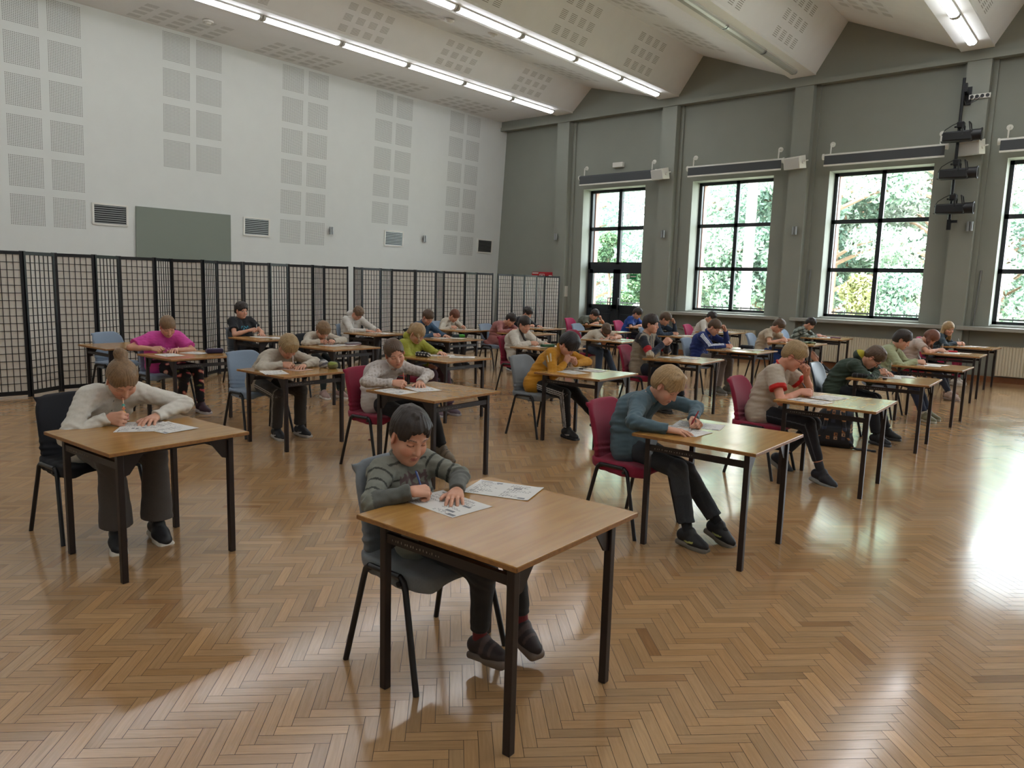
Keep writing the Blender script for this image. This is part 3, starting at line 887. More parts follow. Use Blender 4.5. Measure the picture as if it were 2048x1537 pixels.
# ================================================================== signed-distance modelling kit
def _seg(P, a, b):
    ab = b - a
    t = np.clip(((P - a) @ ab) / max(float(ab @ ab), 1e-12), 0, 1)
    return t, np.linalg.norm(P - a - t[..., None] * ab, axis=-1)
class Pr:
    """one primitive: cap (round cone), ell (ellipsoid), box (rounded box); op add or sub"""
    __slots__ = ('t', 'a', 'b', 'ra', 'rb', 'M', 'k', 'op', 'tag', 'fn', 'fl')
    def __init__(s, t, a, b=None, ra=0, rb=None, M=None, k=.02, op=0, tag=0, fn=None, fl=None):
        s.t = t; s.a = np.array(a, np.float32); s.b = None if b is None else np.array(b, np.float32)
        s.ra = ra; s.rb = ra if rb is None else rb; s.M = None if M is None else np.array(M, np.float32); s.k = k; s.op = op; s.tag = tag; s.fn = fn; s.fl = fl
    def bounds(s):
        if s.t == 'fun': return s.a, s.b
        if s.t in ('cap', 'cone'):
            r = max(s.ra, s.rb) * (max(1, 1) if s.fl is None else 1.0)
            return np.minimum(s.a, s.b) - r, np.maximum(s.a, s.b) + r
        if s.t == 'ell':
            r = float(np.max(s.b)); return s.a - r, s.a + r
        r = float(np.linalg.norm(s.b)) + s.ra
        return s.a - r, s.a + r
    def dist(s, P):
        if s.t == 'fun': return s.ra(P)
        if s.t in ('cap', 'cone'):
            t, d = _seg(P, s.a, s.b)
            d = d - (s.ra + (s.rb - s.ra) * t)
            if s.t == 'cone':                    # cut flat at the far end
                u = (s.b - s.a) / np.linalg.norm(s.b - s.a)
                d = np.maximum(d, (P - s.b) @ u)
            return d
        Q = P - s.a
        if s.M is not None: Q = Q @ s.M          # columns of M = axes
        if s.t == 'ell':
            k0 = np.linalg.norm(Q / s.b, axis=-1); k1 = np.linalg.norm(Q / (s.b * s.b), axis=-1)
            return k0 * (k0 - 1) / np.maximum(k1, 1e-6)
        q = np.abs(Q) - s.b
        return np.linalg.norm(np.maximum(q, 0), axis=-1) + np.minimum(q.max(-1), 0) - s.ra
def cap(a, b, ra, rb=None, k=.02, **kw): return Pr('cap', a, b, ra, rb, None, k, **kw)
def ell(c, r, M=None, k=.02, **kw): return Pr('ell', c, r, 0, None, M, k, **kw)
def rbox(c, h, r, M=None, k=.02, **kw): return Pr('box', c, h, r, None, M, k, **kw)
def fun(lo, hi, f, k=.02, **kw): return Pr('fun', lo, hi, f, f, None, k, **kw)
def sph(c, r, k=.02, **kw): return Pr('cap', c, np.array(c) + [0, 0, 1e-4], r, r, None, k, **kw)

def sdf_mesh(prims, vox, disp=None, relax=1, cut=None):
    add = [p for p in prims if p.op == 0]
    lo = np.min([p.bounds()[0] for p in add], 0) - 3 * vox
    hi = np.max([p.bounds()[1] for p in add], 0) + 3 * vox
    n = np.ceil((hi - lo) / vox).astype(int) + 1
    F = np.full(tuple(n), .05, np.float32)
    ax = [lo[i] + vox * np.arange(n[i], dtype=np.float32) for i in range(3)]
    for p in prims:
        b0, b1 = p.bounds(); m = p.k + 2.5 * vox
        i0 = np.clip(np.floor((b0 - m - lo) / vox).astype(int), 0, n); i1 = np.clip(np.ceil((b1 + m - lo) / vox).astype(int) + 1, 0, n)
        if np.any(i1 <= i0): continue
        sl = tuple(slice(i0[i], i1[i]) for i in range(3))
        X = np.stack(np.meshgrid(ax[0][sl[0]], ax[1][sl[1]], ax[2][sl[2]], indexing='ij'), -1)
        d = p.dist(X)
        if p.fn is not None: d = d + p.fn(X)
        A = F[sl]; k = p.k
        if p.op == 0:
            h = np.clip(.5 + .5 * (A - d) / k, 0, 1)
            F[sl] = A * (1 - h) + d * h - k * h * (1 - h)
        else:
            d = -d
            h = np.clip(.5 - .5 * (A - d) / k, 0, 1)
            F[sl] = A * (1 - h) + d * h + k * h * (1 - h)
    if disp is not None or cut is not None:
        near = np.argwhere(np.abs(F) < max(.02, 4 * vox))
        X = lo + near * vox
        v = F[near[:, 0], near[:, 1], near[:, 2]]
        if disp is not None: v = v + disp(X)
        F[near[:, 0], near[:, 1], near[:, 2]] = v
    # surface nets
    S = F < 0
    c = np.zeros(tuple(n - 1), np.uint8)
    for dx in (0, 1):
        for dy in (0, 1):
            for dz in (0, 1):
                c += S[dx:n[0] - 1 + dx, dy:n[1] - 1 + dy, dz:n[2] - 1 + dz]
    I = np.argwhere((c > 0) & (c < 8))
    vid = np.full(tuple(n - 1), -1, np.int32)
    vid[I[:, 0], I[:, 1], I[:, 2]] = np.arange(len(I))
    cor = np.array([(x, y, z) for x in (0, 1) for y in (0, 1) for z in (0, 1)])
    val = F[I[:, None, 0] + cor[None, :, 0], I[:, None, 1] + cor[None, :, 1], I[:, None, 2] + cor[None, :, 2]]
    acc = np.zeros((len(I), 3), np.float32); cnt = np.zeros((len(I), 1), np.float32)
    for e0 in range(8):
        for e1 in range(e0 + 1, 8):
            if np.abs(cor[e0] - cor[e1]).sum() != 1: continue
            a, b = val[:, e0], val[:, e1]
            m = (a < 0) != (b < 0)
            t = np.where(m, a / np.where(m, a - b, 1), 0)[:, None]
            acc += np.where(m[:, None], cor[e0] + t * (cor[e1] - cor[e0]), 0); cnt += m[:, None]
    V = lo + vox * (I + acc / np.maximum(cnt, 1))
    Fs = []
    for axn in range(3):
        o1, o2 = [(1, 2), (2, 0), (0, 1)][axn]
        s0 = [slice(1, n[i] - 1) for i in range(3)]; s1 = list(s0)
        s0[axn] = slice(0, n[axn] - 1); s1[axn] = slice(1, n[axn])
        A = S[tuple(s0)]; B = S[tuple(s1)]
        for flip, mm in ((0, A & ~B), (1, ~A & B)):
            E = np.argwhere(mm)
            if not len(E): continue
            E = E.copy()
            for i in range(3):
                if i != axn: E[:, i] += 1
            d1 = np.zeros(3, int); d1[o1] = 1; d2 = np.zeros(3, int); d2[o2] = 1
            q = [E - d1 - d2, E - d2, E, E - d1]
            ids = np.stack([vid[w[:, 0], w[:, 1], w[:, 2]] for w in q], 1)
            if flip: ids = ids[:, ::-1]
            Fs.append(ids)
    Fq = np.concatenate(Fs)
    Fq = Fq[(Fq >= 0).all(1)]
    for _ in range(relax):
        acc = np.zeros_like(V); ct = np.zeros(len(V))
        for i in range(4):
            a = Fq[:, i]; b = Fq[:, (i + 1) % 4]
            for j in range(3):
                acc[:, j] += np.bincount(a, V[b, j], len(V)) + np.bincount(b, V[a, j], len(V))
            ct += np.bincount(a, minlength=len(V)) + np.bincount(b, minlength=len(V))
        V = .5 * V + .5 * acc / np.maximum(ct, 1)[:, None]
    return V, Fq
def wob(X, f, seed=0):
    s = seed * 1.7
    return (np.sin(X[..., 0] * f + s) * np.sin(X[..., 1] * f * 1.13 + 2 * s) + np.sin(X[..., 1] * f * .9 + X[..., 2] * f * 1.2 + s * 3) * .7 + np.sin(X[..., 2] * f * 1.4 - X[..., 0] * f * .6 + s)) / 2.7

# ================================================================== furniture
def table_wood():
    m = bpy.data.materials.new('desk_veneer'); m.use_nodes = True
    nt = m.node_tree; b = nt.nodes['Principled BSDF']
    tc = nt.nodes.new('ShaderNodeTexCoord'); mp = nt.nodes.new('ShaderNodeMapping'); mp.inputs['Scale'].default_value = (28, 2.2, 28)
    oi = nt.nodes.new('ShaderNodeObjectInfo')
    nt.links.new(tc.outputs['Object'], mp.inputs['Vector']); nt.links.new(oi.outputs['Location'], mp.inputs['Location'])
    n = nt.nodes.new('ShaderNodeTexNoise'); n.inputs['Scale'].default_value = 1; n.inputs['Detail'].default_value = 7; n.inputs['Distortion'].default_value = .5
    nt.links.new(mp.outputs['Vector'], n.inputs['Vector'])
    cr = nt.nodes.new('ShaderNodeValToRGB')
    cr.color_ramp.elements[0].position = .25; cr.color_ramp.elements[0].color = (*hexc('9c7139'), 1)
    cr.color_ramp.elements[1].position = .75; cr.color_ramp.elements[1].color = (*hexc('b48749'), 1)
    nt.links.new(n.outputs['Fac'], cr.inputs['Fac']); nt.links.new(cr.outputs['Color'], b.inputs['Base Color'])
    n2 = nt.nodes.new('ShaderNodeTexNoise'); n2.inputs['Scale'].default_value = 5; n2.inputs['Detail'].default_value = 3
    nt.links.new(tc.outputs['Object'], n2.inputs['Vector'])
    mr = nt.nodes.new('ShaderNodeMapRange'); mr.inputs['From Min'].default_value = .35; mr.inputs['From Max'].default_value = .7; mr.inputs['To Min'].default_value = .17; mr.inputs['To Max'].default_value = .25
    nt.links.new(n2.outputs['Fac'], mr.inputs['Value']); nt.links.new(mr.outputs['Result'], b.inputs['Roughness']); b.inputs['Specular IOR Level'].default_value = .55
    return m
M_desk = table_wood()
M_edge = pbr('desk_edge', hexc('8e6234'), .5, noise=.25, nscale=50)
M_steel = pbr('desk_frame_paint', hexc('1f1513'), .42, noise=.25, nscale=25)
M_scr = pbr('scratches_white', hexc('9a948a'), .7)
TW, TD, TH = .817, .814, .75
def make_desk():
    t = empty('school_desk')
    b = MB(); b.bbox_((0, 0, TH - .011), (TW, TD, .022), .003); b.build('tabletop', [M_desk], t)
    e = MB(); g_ = .0012
    e.box((-TW / 2 - g_, -TD / 2 - g_, TH - .019), (TW / 2 + g_, -TD / 2 + .004, TH - .004)); e.box((-TW / 2 - g_, TD / 2 - .004, TH - .019), (TW / 2 + g_, TD / 2 + g_, TH - .004))
    e.box((-TW / 2 - g_, -TD / 2, TH - .019), (-TW / 2 + .004, TD / 2, TH - .004)); e.box((TW / 2 - .004, -TD / 2, TH - .019), (TW / 2 + g_, TD / 2, TH - .004))
    e.build('edge_banding', M_edge, t)
    ix, iy = TW / 2 - .078, TD / 2 - .084
    for sx in (-1, 1):
        for sy in (-1, 1):
            l = MB(); l.bbox_((sx * ix, sy * iy, (TH - .022) / 2), (.034, .034, TH - .022), .004)
            l.build('leg', M_steel, t)
    for sy in (-1, 1):
        r_ = MB(); r_.cbox((0, sy * iy, TH - .095), (2 * ix - .03, .022, .038))
        if sy < 0:
            g = random.Random(3)
            for k in range(16):
                x = -ix + .05 + k * .017 + g.uniform(0, .008); h = g.uniform(.004, .010)
                r_.box((x, -iy - .0125, TH - .10), (x + g.uniform(.0012, .005), -iy - .0112, TH - .10 + h), 1)
        r_.build('side_rail', [M_steel, M_scr], t)
    for sx in (-1, 1):
        a = MB(); a.cbox((sx * ix, 0, TH - .034), (.03, 2 * iy, .024))
        for sy in (-1, 1):
            y = sy * (iy - .015); x = sx * ix
            a.prism([(x - .004, y, TH - .045), (x - .004, y, TH - .16), (x - .004, y - sy * .035, TH - .15), (x - .004, y - sy * .115, TH - .045)], (.008, 0, 0))
        a.build('apron', M_steel, t)
    for sx in (-1, 1):
        for sy in (-1, 1):
            pass
    return t

M_cov = {'blue': pbr('cover_grey_blue', hexc('7d8c9e'), .85, noise=.06, nscale=120, sheen=.1), 'red': pbr('cover_crimson', hexc('841232'), .85, noise=.08, nscale=120, sheen=.1),
         'black': pbr('cover_black', hexc('15161c'), .9, noise=.1, nscale=150), 'magenta': pbr('cover_magenta', hexc('a3124e'), .85, noise=.08, nscale=120, sheen=.1),
         'navy': pbr('leatherette_navy', hexc('18222c'), .35, noise=.08, nscale=60), 'grey': pbr('cover_grey', hexc('6f7478'), .85, noise=.06, nscale=120, sheen=.1)}
M_tubeframe = pbr('chair_tube_black', hexc('131215'), .35)
M_shell = pbr('seat_shell_plastic', hexc('16171a'), .5)
def slab2d(u, v, hu, hv, r):
    q0 = np.abs(u) - (hu - r); q1 = np.abs(v) - (hv - r)
    return np.hypot(np.maximum(q0, 0), np.maximum(q1, 0)) + np.minimum(np.maximum(q0, q1), 0) - r
def chair_meshes():
    def back(P, w=.225, th=.021, zt=.875, r=.10):
        x, y, z = P[..., 0], P[..., 1], P[..., 2]
        s = np.clip((z - .47) / .40, -.2, 1.2)
        xs = -.185 - .05 * s - .075 * s * s + .9 * y * y * (.4 + .6 * s)
        ww = w * (1.0 - .10 * np.clip(s, 0, 1) ** 2)
        o = slab2d(y / ww * w, z - (zt + .44) / 2, w, (zt - .44) / 2, r)
        t = np.abs(x - xs) - th
        k = .02
        h = np.clip(.5 + .5 * (o - t) / k, 0, 1)
        return (t * (1 - h) + o * h + k * h * (1 - h)) * .93
    def seat(P):
        x, y, z = P[..., 0], P[..., 1], P[..., 2]
        zc = .468 + .012 * np.cos(y * 7) - .35 * np.maximum(x - .10, 0) ** 1.6 + .10 * np.maximum(-x - .12, 0)
        droop = .022 + .018 * np.clip((np.abs(y) - .15) / .08, 0, 1)
        o = slab2d(x - .012, y, .235, .245, .09)
        t = np.abs(z - zc + droop * .45) - droop
        k = .022
        h = np.clip(.5 + .5 * (o - t) / k, 0, 1)
        return (t * (1 - h) + o * h + k * h * (1 - h)) * .95
    def fold(X):
        b = np.exp(-((X[..., 2] - .545) / .05) ** 2)
        return .0045 * np.sin(X[..., 2] * 150 + 2.4 * np.sin(X[..., 1] * 8 + .8)) * b + .0018 * wob(X, 18, 2)
    pr = [fun((-.36, -.27, .41), (-.14, .27, .90), back), cap((-.295, -.175, .845), (-.290, -.200, .868), .012, .004, k=.03)]
    bv = sdf_mesh(pr, .0085, fold, 2)
    def fold2(X): return .0035 * wob(X, 26, 5) * (.3 + np.clip((np.abs(X[..., 1]) - .12) / .1, 0, 1)) + .0016 * np.sin(X[..., 0] * 70 + X[..., 1] * 25)
    sv = sdf_mesh([fun((-.25, -.26, .38), (.27, .26, .53), seat), cap((.03, -.225, .44), (.10, -.215, .415), .016, .012, k=.05)], .0085, fold2, 2)
    bs = sdf_mesh([fun((-.36, -.27, .41), (-.14, .27, .90), lambda P: back(P, .21, .015, .865, .09))], .0085, None, 2)
    return bv, sv, bs
_bv, _sv, _bs = chair_meshes()
CH = {}
def make_chair(colr):
    t = empty('covered_chair' if colr != 'navy' else 'upholstered_chair')
    npmesh('backrest', *(_bs if colr == 'navy' else _bv), M_cov[colr], t)
    npmesh('seat', *_sv, M_cov[colr], t)
    for sy in (-1, 1):
        y0, y1 = sy * .285, sy * .255
        for (xb_, xt) in ((-.225, -.135), (.225, .125)):
            l = MB(); l.tube([(xb_, y0, .0), (xt, y1, .41), (xt - math.copysign(.012, xt), y1, .445), (xt - math.copysign(.035, xt), y1, .463)], .0135, 10)
            l.build('leg', M_tubeframe, t, smooth=True)
        r_ = MB(); r_.tube([(-.10, y1, .463), (.09, y1, .463)], .0135, 10)
        r_.cyl((.10, sy * .24, .44), (.10, sy * .275, .44), .012, 8)
        r_.build('side_rail', M_tubeframe, t, smooth=True)
    r_ = MB()
    for x in (-.10, .10): r_.tube([(x, -.255, .45), (x, .255, .45)], .010, 8)
    r_.build('cross_bar', M_tubeframe, t, smooth=True)
    return t
DESKS = {}
DK = {
 'T1': (-1.890, 2.177, 1.7), 'S1': (-4.398, 1.850, 3.3), 'T2': (-1.991, 4.447, .7), 'T3': (-1.919, 6.647, 2.2), 'T4': (-1.985, 8.950, 2.0), 'T5': (-1.999, 11.044, -.4),
 'T6': (-2.207, 13.779, .8), 'T7': (-2.293, 15.966, -3.0), 'S2': (-4.546, 4.320, 2.0), 'S3': (-4.461, 6.505, 2.5), 'S4': (-4.546, 8.895, 4.1), 'S5': (-4.660, 11.062, -.8),
 'pink': (-8.43, 4.04, 1.6), 'empty': (-9.97, 3.945, 1.6), 'whitesw': (-6.469, 4.20, 1.6), 'black': (-10.15, 6.10, 1.6), 'watch': (-8.40, 6.15, 1.6), 'hoodie': (-10.16, 8.25, 1.6),
 'green': (-6.50, 6.37, 1.6), 'denim': (-8.65, 8.54, 1.6), 'wgirl': (-10.16, 10.42, 1.6), 'wtie': (-6.68, 8.69, 1.6), 'pinkdress': (-8.88, 10.86, 1.6), 'curly': (-9.80, 12.42, 1.6),
 'sleep': (-6.99, 10.97, 1.6), 'grey': (-10.0, 14.98, 1.6), 'extra': (-8.43, 12.87, 1.6), 'blue': (-8.68, 15.18, 1.6), 'hand': (-6.74, 13.20, 1.6), 'fwhite': (-6.98, 15.32, 1.6),
 'wtee': (-4.68, 13.58, 1.6), 'camo': (-4.84, 15.77, 1.6)}
# who sits where; used to word the labels
WHO = {
 'T1': 'boy in the grey striped shirt', 'S1': 'girl with a hair bun', 'T2': 'boy in the teal shirt', 'T3': 'boy in glasses and a red-cuffed T-shirt', 'T4': 'boy in the dark green hoodie',
 'T5': 'boy in the pale green shirt', 'T6': 'long-haired girl in a white T-shirt', 'T7': 'blond girl in denim', 'S2': 'girl in the lace-sleeved blouse', 'S3': 'boy in the yellow jacket',
 'S4': 'boy with the red armband sweater', 'S5': 'boy in the blue track jacket', 'pink': 'girl in the hot pink T-shirt', 'whitesw': 'child in cream sweater and side-striped trousers',
 'black': 'boy in the black printed T-shirt', 'watch': 'child in cream with a wristwatch', 'hoodie': 'boy in the white hoodie', 'green': 'ponytailed girl in lime green', 'denim': 'boy in the denim jacket',
 'wgirl': 'red-haired girl in a white cardigan', 'wtie': 'girl in white blouse with dark braid', 'pinkdress': 'girl in the dusty pink dress', 'curly': 'boy with curly dark hair',
 'sleep': 'boy resting his head on his arms', 'grey': 'boy in the olive grey T-shirt', 'blue': 'boy in the bright blue T-shirt', 'hand': 'boy in dark blue propping his forehead',
 'fwhite': 'boy in white by the first radiator', 'wtee': 'boy in cream T-shirt and blue trousers', 'camo': 'boy in the camouflage sweater'}
_d0 = make_desk()
rail_front = {'S1', 'S2', 'whitesw', 'pink', 'green', 'watch', 'denim'}
for i, (k, (x, y, th)) in enumerate(DK.items()):
    o = _d0 if i == 0 else copy_tree(_d0)
    o.location = (x, y, 0)
    o.rotation_euler = (0, 0, R(th) + (PI / 2 if k in rail_front and k != 'S1' else 0))
    lab = 'wooden desk at which the ' + WHO[k] + ' sits' if k in WHO else ('wooden desk with nobody at it, in front of the leftmost screen' if k == 'empty' else 'wooden desk mostly hidden behind the boy resting his head on his arms')
    tag(o, lab, 'desk', 'single exam desks in rows')
    DESKS[k] = o
def dloc(k, p):
    x, y, th = DK[k]; c, s = math.cos(R(th)), math.sin(R(th))
    return Vector((x + c * p[0] - s * p[1], y + s * p[0] + c * p[1], p[2]))
# chairs: colour, forward offset of the chair's centre from the desk's, sideways offset, turn
CHAIRS = {
 'T1': ('grey', -.41, 0.0, 0), 'T2': ('red', -.61, -.02, -3), 'T3': ('red', -.62, 0.0, -2), 'T4': ('navy', -.58, -.05, -4), 'T5': ('blue', -.60, 0, 0), 'T6': ('red', -.58, 0.05, 0), 'T7': ('magenta', -.62, .05, 0),
 'S1': ('black', -.73, -.03, 2), 'S2': ('red', -.66, -.02, 4), 'S3': ('grey', -.60, -.05, -2), 'S4': ('red', -.62, 0.02, 2), 'S5': ('blue', -.72, .05, 0), 'wtee': ('blue', -.64, 0.05, 0), 'camo': ('blue', -.64, 0, 0),
 'whitesw': ('blue', -.66, -.02, 0), 'green': ('red', -.55, .0, 0), 'wtie': ('red', -.55, 0, 0), 'sleep': ('red', -.60, 0, 0), 'hand': ('blue', -.66, .0, 0), 'fwhite': ('magenta', -.55, 0.05, 0),
 'pink': ('blue', -.60, .0, 0), 'watch': ('black', -.62, .10, 0), 'denim': ('black', -.60, 0.0, 0), 'pinkdress': ('blue', -.78, .0, 0), 'extra': ('blue', -.45, 0.05, 0), 'blue': ('magenta', -.60, 0, 0),
 'empty': ('blue', -.48, .12, 10), 'black': ('grey', -.58, 0, 0), 'hoodie': ('blue', -.62, 0, 0), 'wgirl': ('blue', -.58, .1, 0), 'curly': ('blue', -.60, 0, 0), 'grey': ('magenta', -.58, .0, 0)}
CNAME = {'blue': 'grey-blue cloth-covered chair', 'red': 'crimson cloth-covered chair', 'black': 'black cloth-covered chair', 'magenta': 'magenta cloth-covered chair', 'navy': 'dark navy chair with bare smooth back', 'grey': 'grey cloth-covered chair'}
_c0 = {}
for k, (c, fx, fy, rz) in CHAIRS.items():
    if c not in _c0: o = _c0[c] = make_chair(c)
    else: o = copy_tree(_c0[c])
    p = dloc(k, (fx, fy, 0)); o.location = p; o.rotation_euler = (0, 0, R(DK[k][2] + rz))
    lab = CNAME[c] + (' of the ' + WHO[k] if k in WHO else (' nobody sits on, at the empty desk' if k == 'empty' else ' at the hidden desk behind the boy resting his head'))
    tag(o, lab, 'chair', 'visitor chairs at the desks')
# ================================================================== children
def vmat(name, rough, noise=.08, nscale=60, bump=0, bscale=90, sheen=0., sss=0.):
    m = pbr(name, (.5, .5, .5), rough, noise=noise, nscale=nscale, bump=bump, bscale=bscale, vcol=True, sheen=sheen)
    if sss:
        b = m.node_tree.nodes['Principled BSDF']
        b.inputs['Subsurface Weight'].default_value = sss
        b.inputs['Subsurface Radius'].default_value = (.012, .005, .003)
        b.inputs['Subsurface Scale'].default_value = .5
    return m
M_skin = vmat('skin', .5, .03, 40)
M_hair = vmat('hair', .5, .22, 90)
M_cloth = vmat('cloth', .85, .06, 90, .12, 320, sheen=.08)
M_denim = vmat('denim', .85, .16, 130, .2, 400)
M_shoe = vmat('shoe', .55, .08, 60)
M_lens = glass_mat()
def n_(v):
    v = np.asarray(v, float); return v / max(np.linalg.norm(v), 1e-9)
def rotm(yaw, pitch, roll):
    y, p, r = R(yaw), R(pitch), R(roll)
    Rz = np.array([[math.cos(y), -math.sin(y), 0], [math.sin(y), math.cos(y), 0], [0, 0, 1]])
    Ry = np.array([[math.cos(p), 0, math.sin(p)], [0, 1, 0], [-math.sin(p), 0, math.cos(p)]])
    Rx = np.array([[1, 0, 0], [0, math.cos(r), -math.sin(r)], [0, math.sin(r), math.cos(r)]])
    return Rz @ Ry @ Rx
def rot_about(v, ax, a):
    ax = n_(ax); v = np.asarray(v, float)
    return v * math.cos(a) + np.cross(ax, v) * math.sin(a) + ax * (ax @ v) * (1 - math.cos(a))
def ik(a, c, l1, l2, pole):
    """middle joint of a two-bone limb from a to c bending towards pole"""
    d = c - a; D = np.linalg.norm(d)
    s = max(1.0, D / (.985 * (l1 + l2)))
    l1, l2 = l1 * s, l2 * s
    D = max(D, abs(l1 - l2) + .01)
    x = (l1 * l1 - l2 * l2 + D * D) / (2 * D)
    h = math.sqrt(max(l1 * l1 - x * x, 0))
    u = n_(d); p = np.asarray(pole, float); p = p - u * (p @ u)
    return a + u * x + n_(p) * h

def hand_prims(W, d, n, side, pose, s, tag):
    """W wrist, d towards the fingers, n out of the back of the hand, side +1 left -1 right hand; returns prims and pen line"""
    d = n_(d); n = n_(n - d * (n @ d)); th = np.cross(n, d) * (1 if side < 0 else -1)      # thumb side
    s = s * 1.0
    P = []
    kn = []
    for i, o in enumerate((.029, .0105, -.0095, -.028)):
        k = W + s * (d * (.078 - .004 * abs(i - 1)) + th * o + n * (.004 if i in (1, 2) else 0))
        b = W + s * (d * .012 + th * o * .6)
        P.append(cap(b, k, .0145 * s, .0115 * s, k=.012, tag=tag)); kn.append(k)
    flex = {'flat': ((10, 14, 10), (8, 14, 10), (10, 16, 10), (14, 16, 12)), 'write': ((42, 52, 22), (58, 62, 32), (70, 72, 40), (76, 74, 44)), 'fist': ((72, 85, 50),) * 4,
            'loose': ((30, 35, 20), (34, 40, 24), (40, 44, 26), (46, 48, 28)), 'grip': ((55, 55, 30), (62, 62, 34), (68, 66, 38), (72, 70, 40))}[pose]
    L = (.066, .074, .069, .054)
    tips = []
    for i in range(4):
        q = kn[i]; f = d; ax = np.cross(d, -n)
        f = rot_about(f, n, (1 if side < 0 else -1) * R((4, 1, -3, -7)[i]) * (1.6 if pose == 'flat' else .4))
        r = (.0092, .0096, .0091, .0080)[i] * s
        for j, seg in enumerate((.44, .31, .25)):
            f = rot_about(f, np.cross(f, -n) if j == 0 else ax, R(flex[i][j]))
            e = q + f * L[i] * seg * s
            P.append(cap(q, e, r, r * .93, k=.004, tag=tag)); q = e; r *= .93
        tips.append(q)
    tb = W + s * (d * .022 + th * .026 - n * .006)
    if pose == 'flat': t1 = tb + s * .036 * n_(d * .7 + th * .75 - n * .1); t2 = t1 + s * .030 * n_(d * .95 + th * .35 - n * .1)
    elif pose in ('write', 'grip'):
        t1 = tb + s * .038 * n_(d * .8 + th * .35 - n * .45); t2 = t1 + s * .030 * n_(tips[0] - t1)
    else: t1 = tb + s * .036 * n_(d * .8 + th * .3 - n * .5); t2 = t1 + s * .028 * n_(d * .6 - th * .4 - n * .4)
    P.append(cap(tb - th * .008 * s, t1, .0135 * s, .0108 * s, k=.010, tag=tag)); P.append(cap(t1, t2, .0105 * s, .0088 * s, k=.004, tag=tag))
    return P, tips, t2

HAIRC = {'dark': '2a211d', 'black': '1d191b', 'brown': '54402f', 'lightbrown': '6e5640', 'blond': 'a1845c', 'fair': '9a8059', 'ginger': '6b3f2c', 'darkblond': '7c6144'}
SKIN = np.array(hexc('cf9a80'))

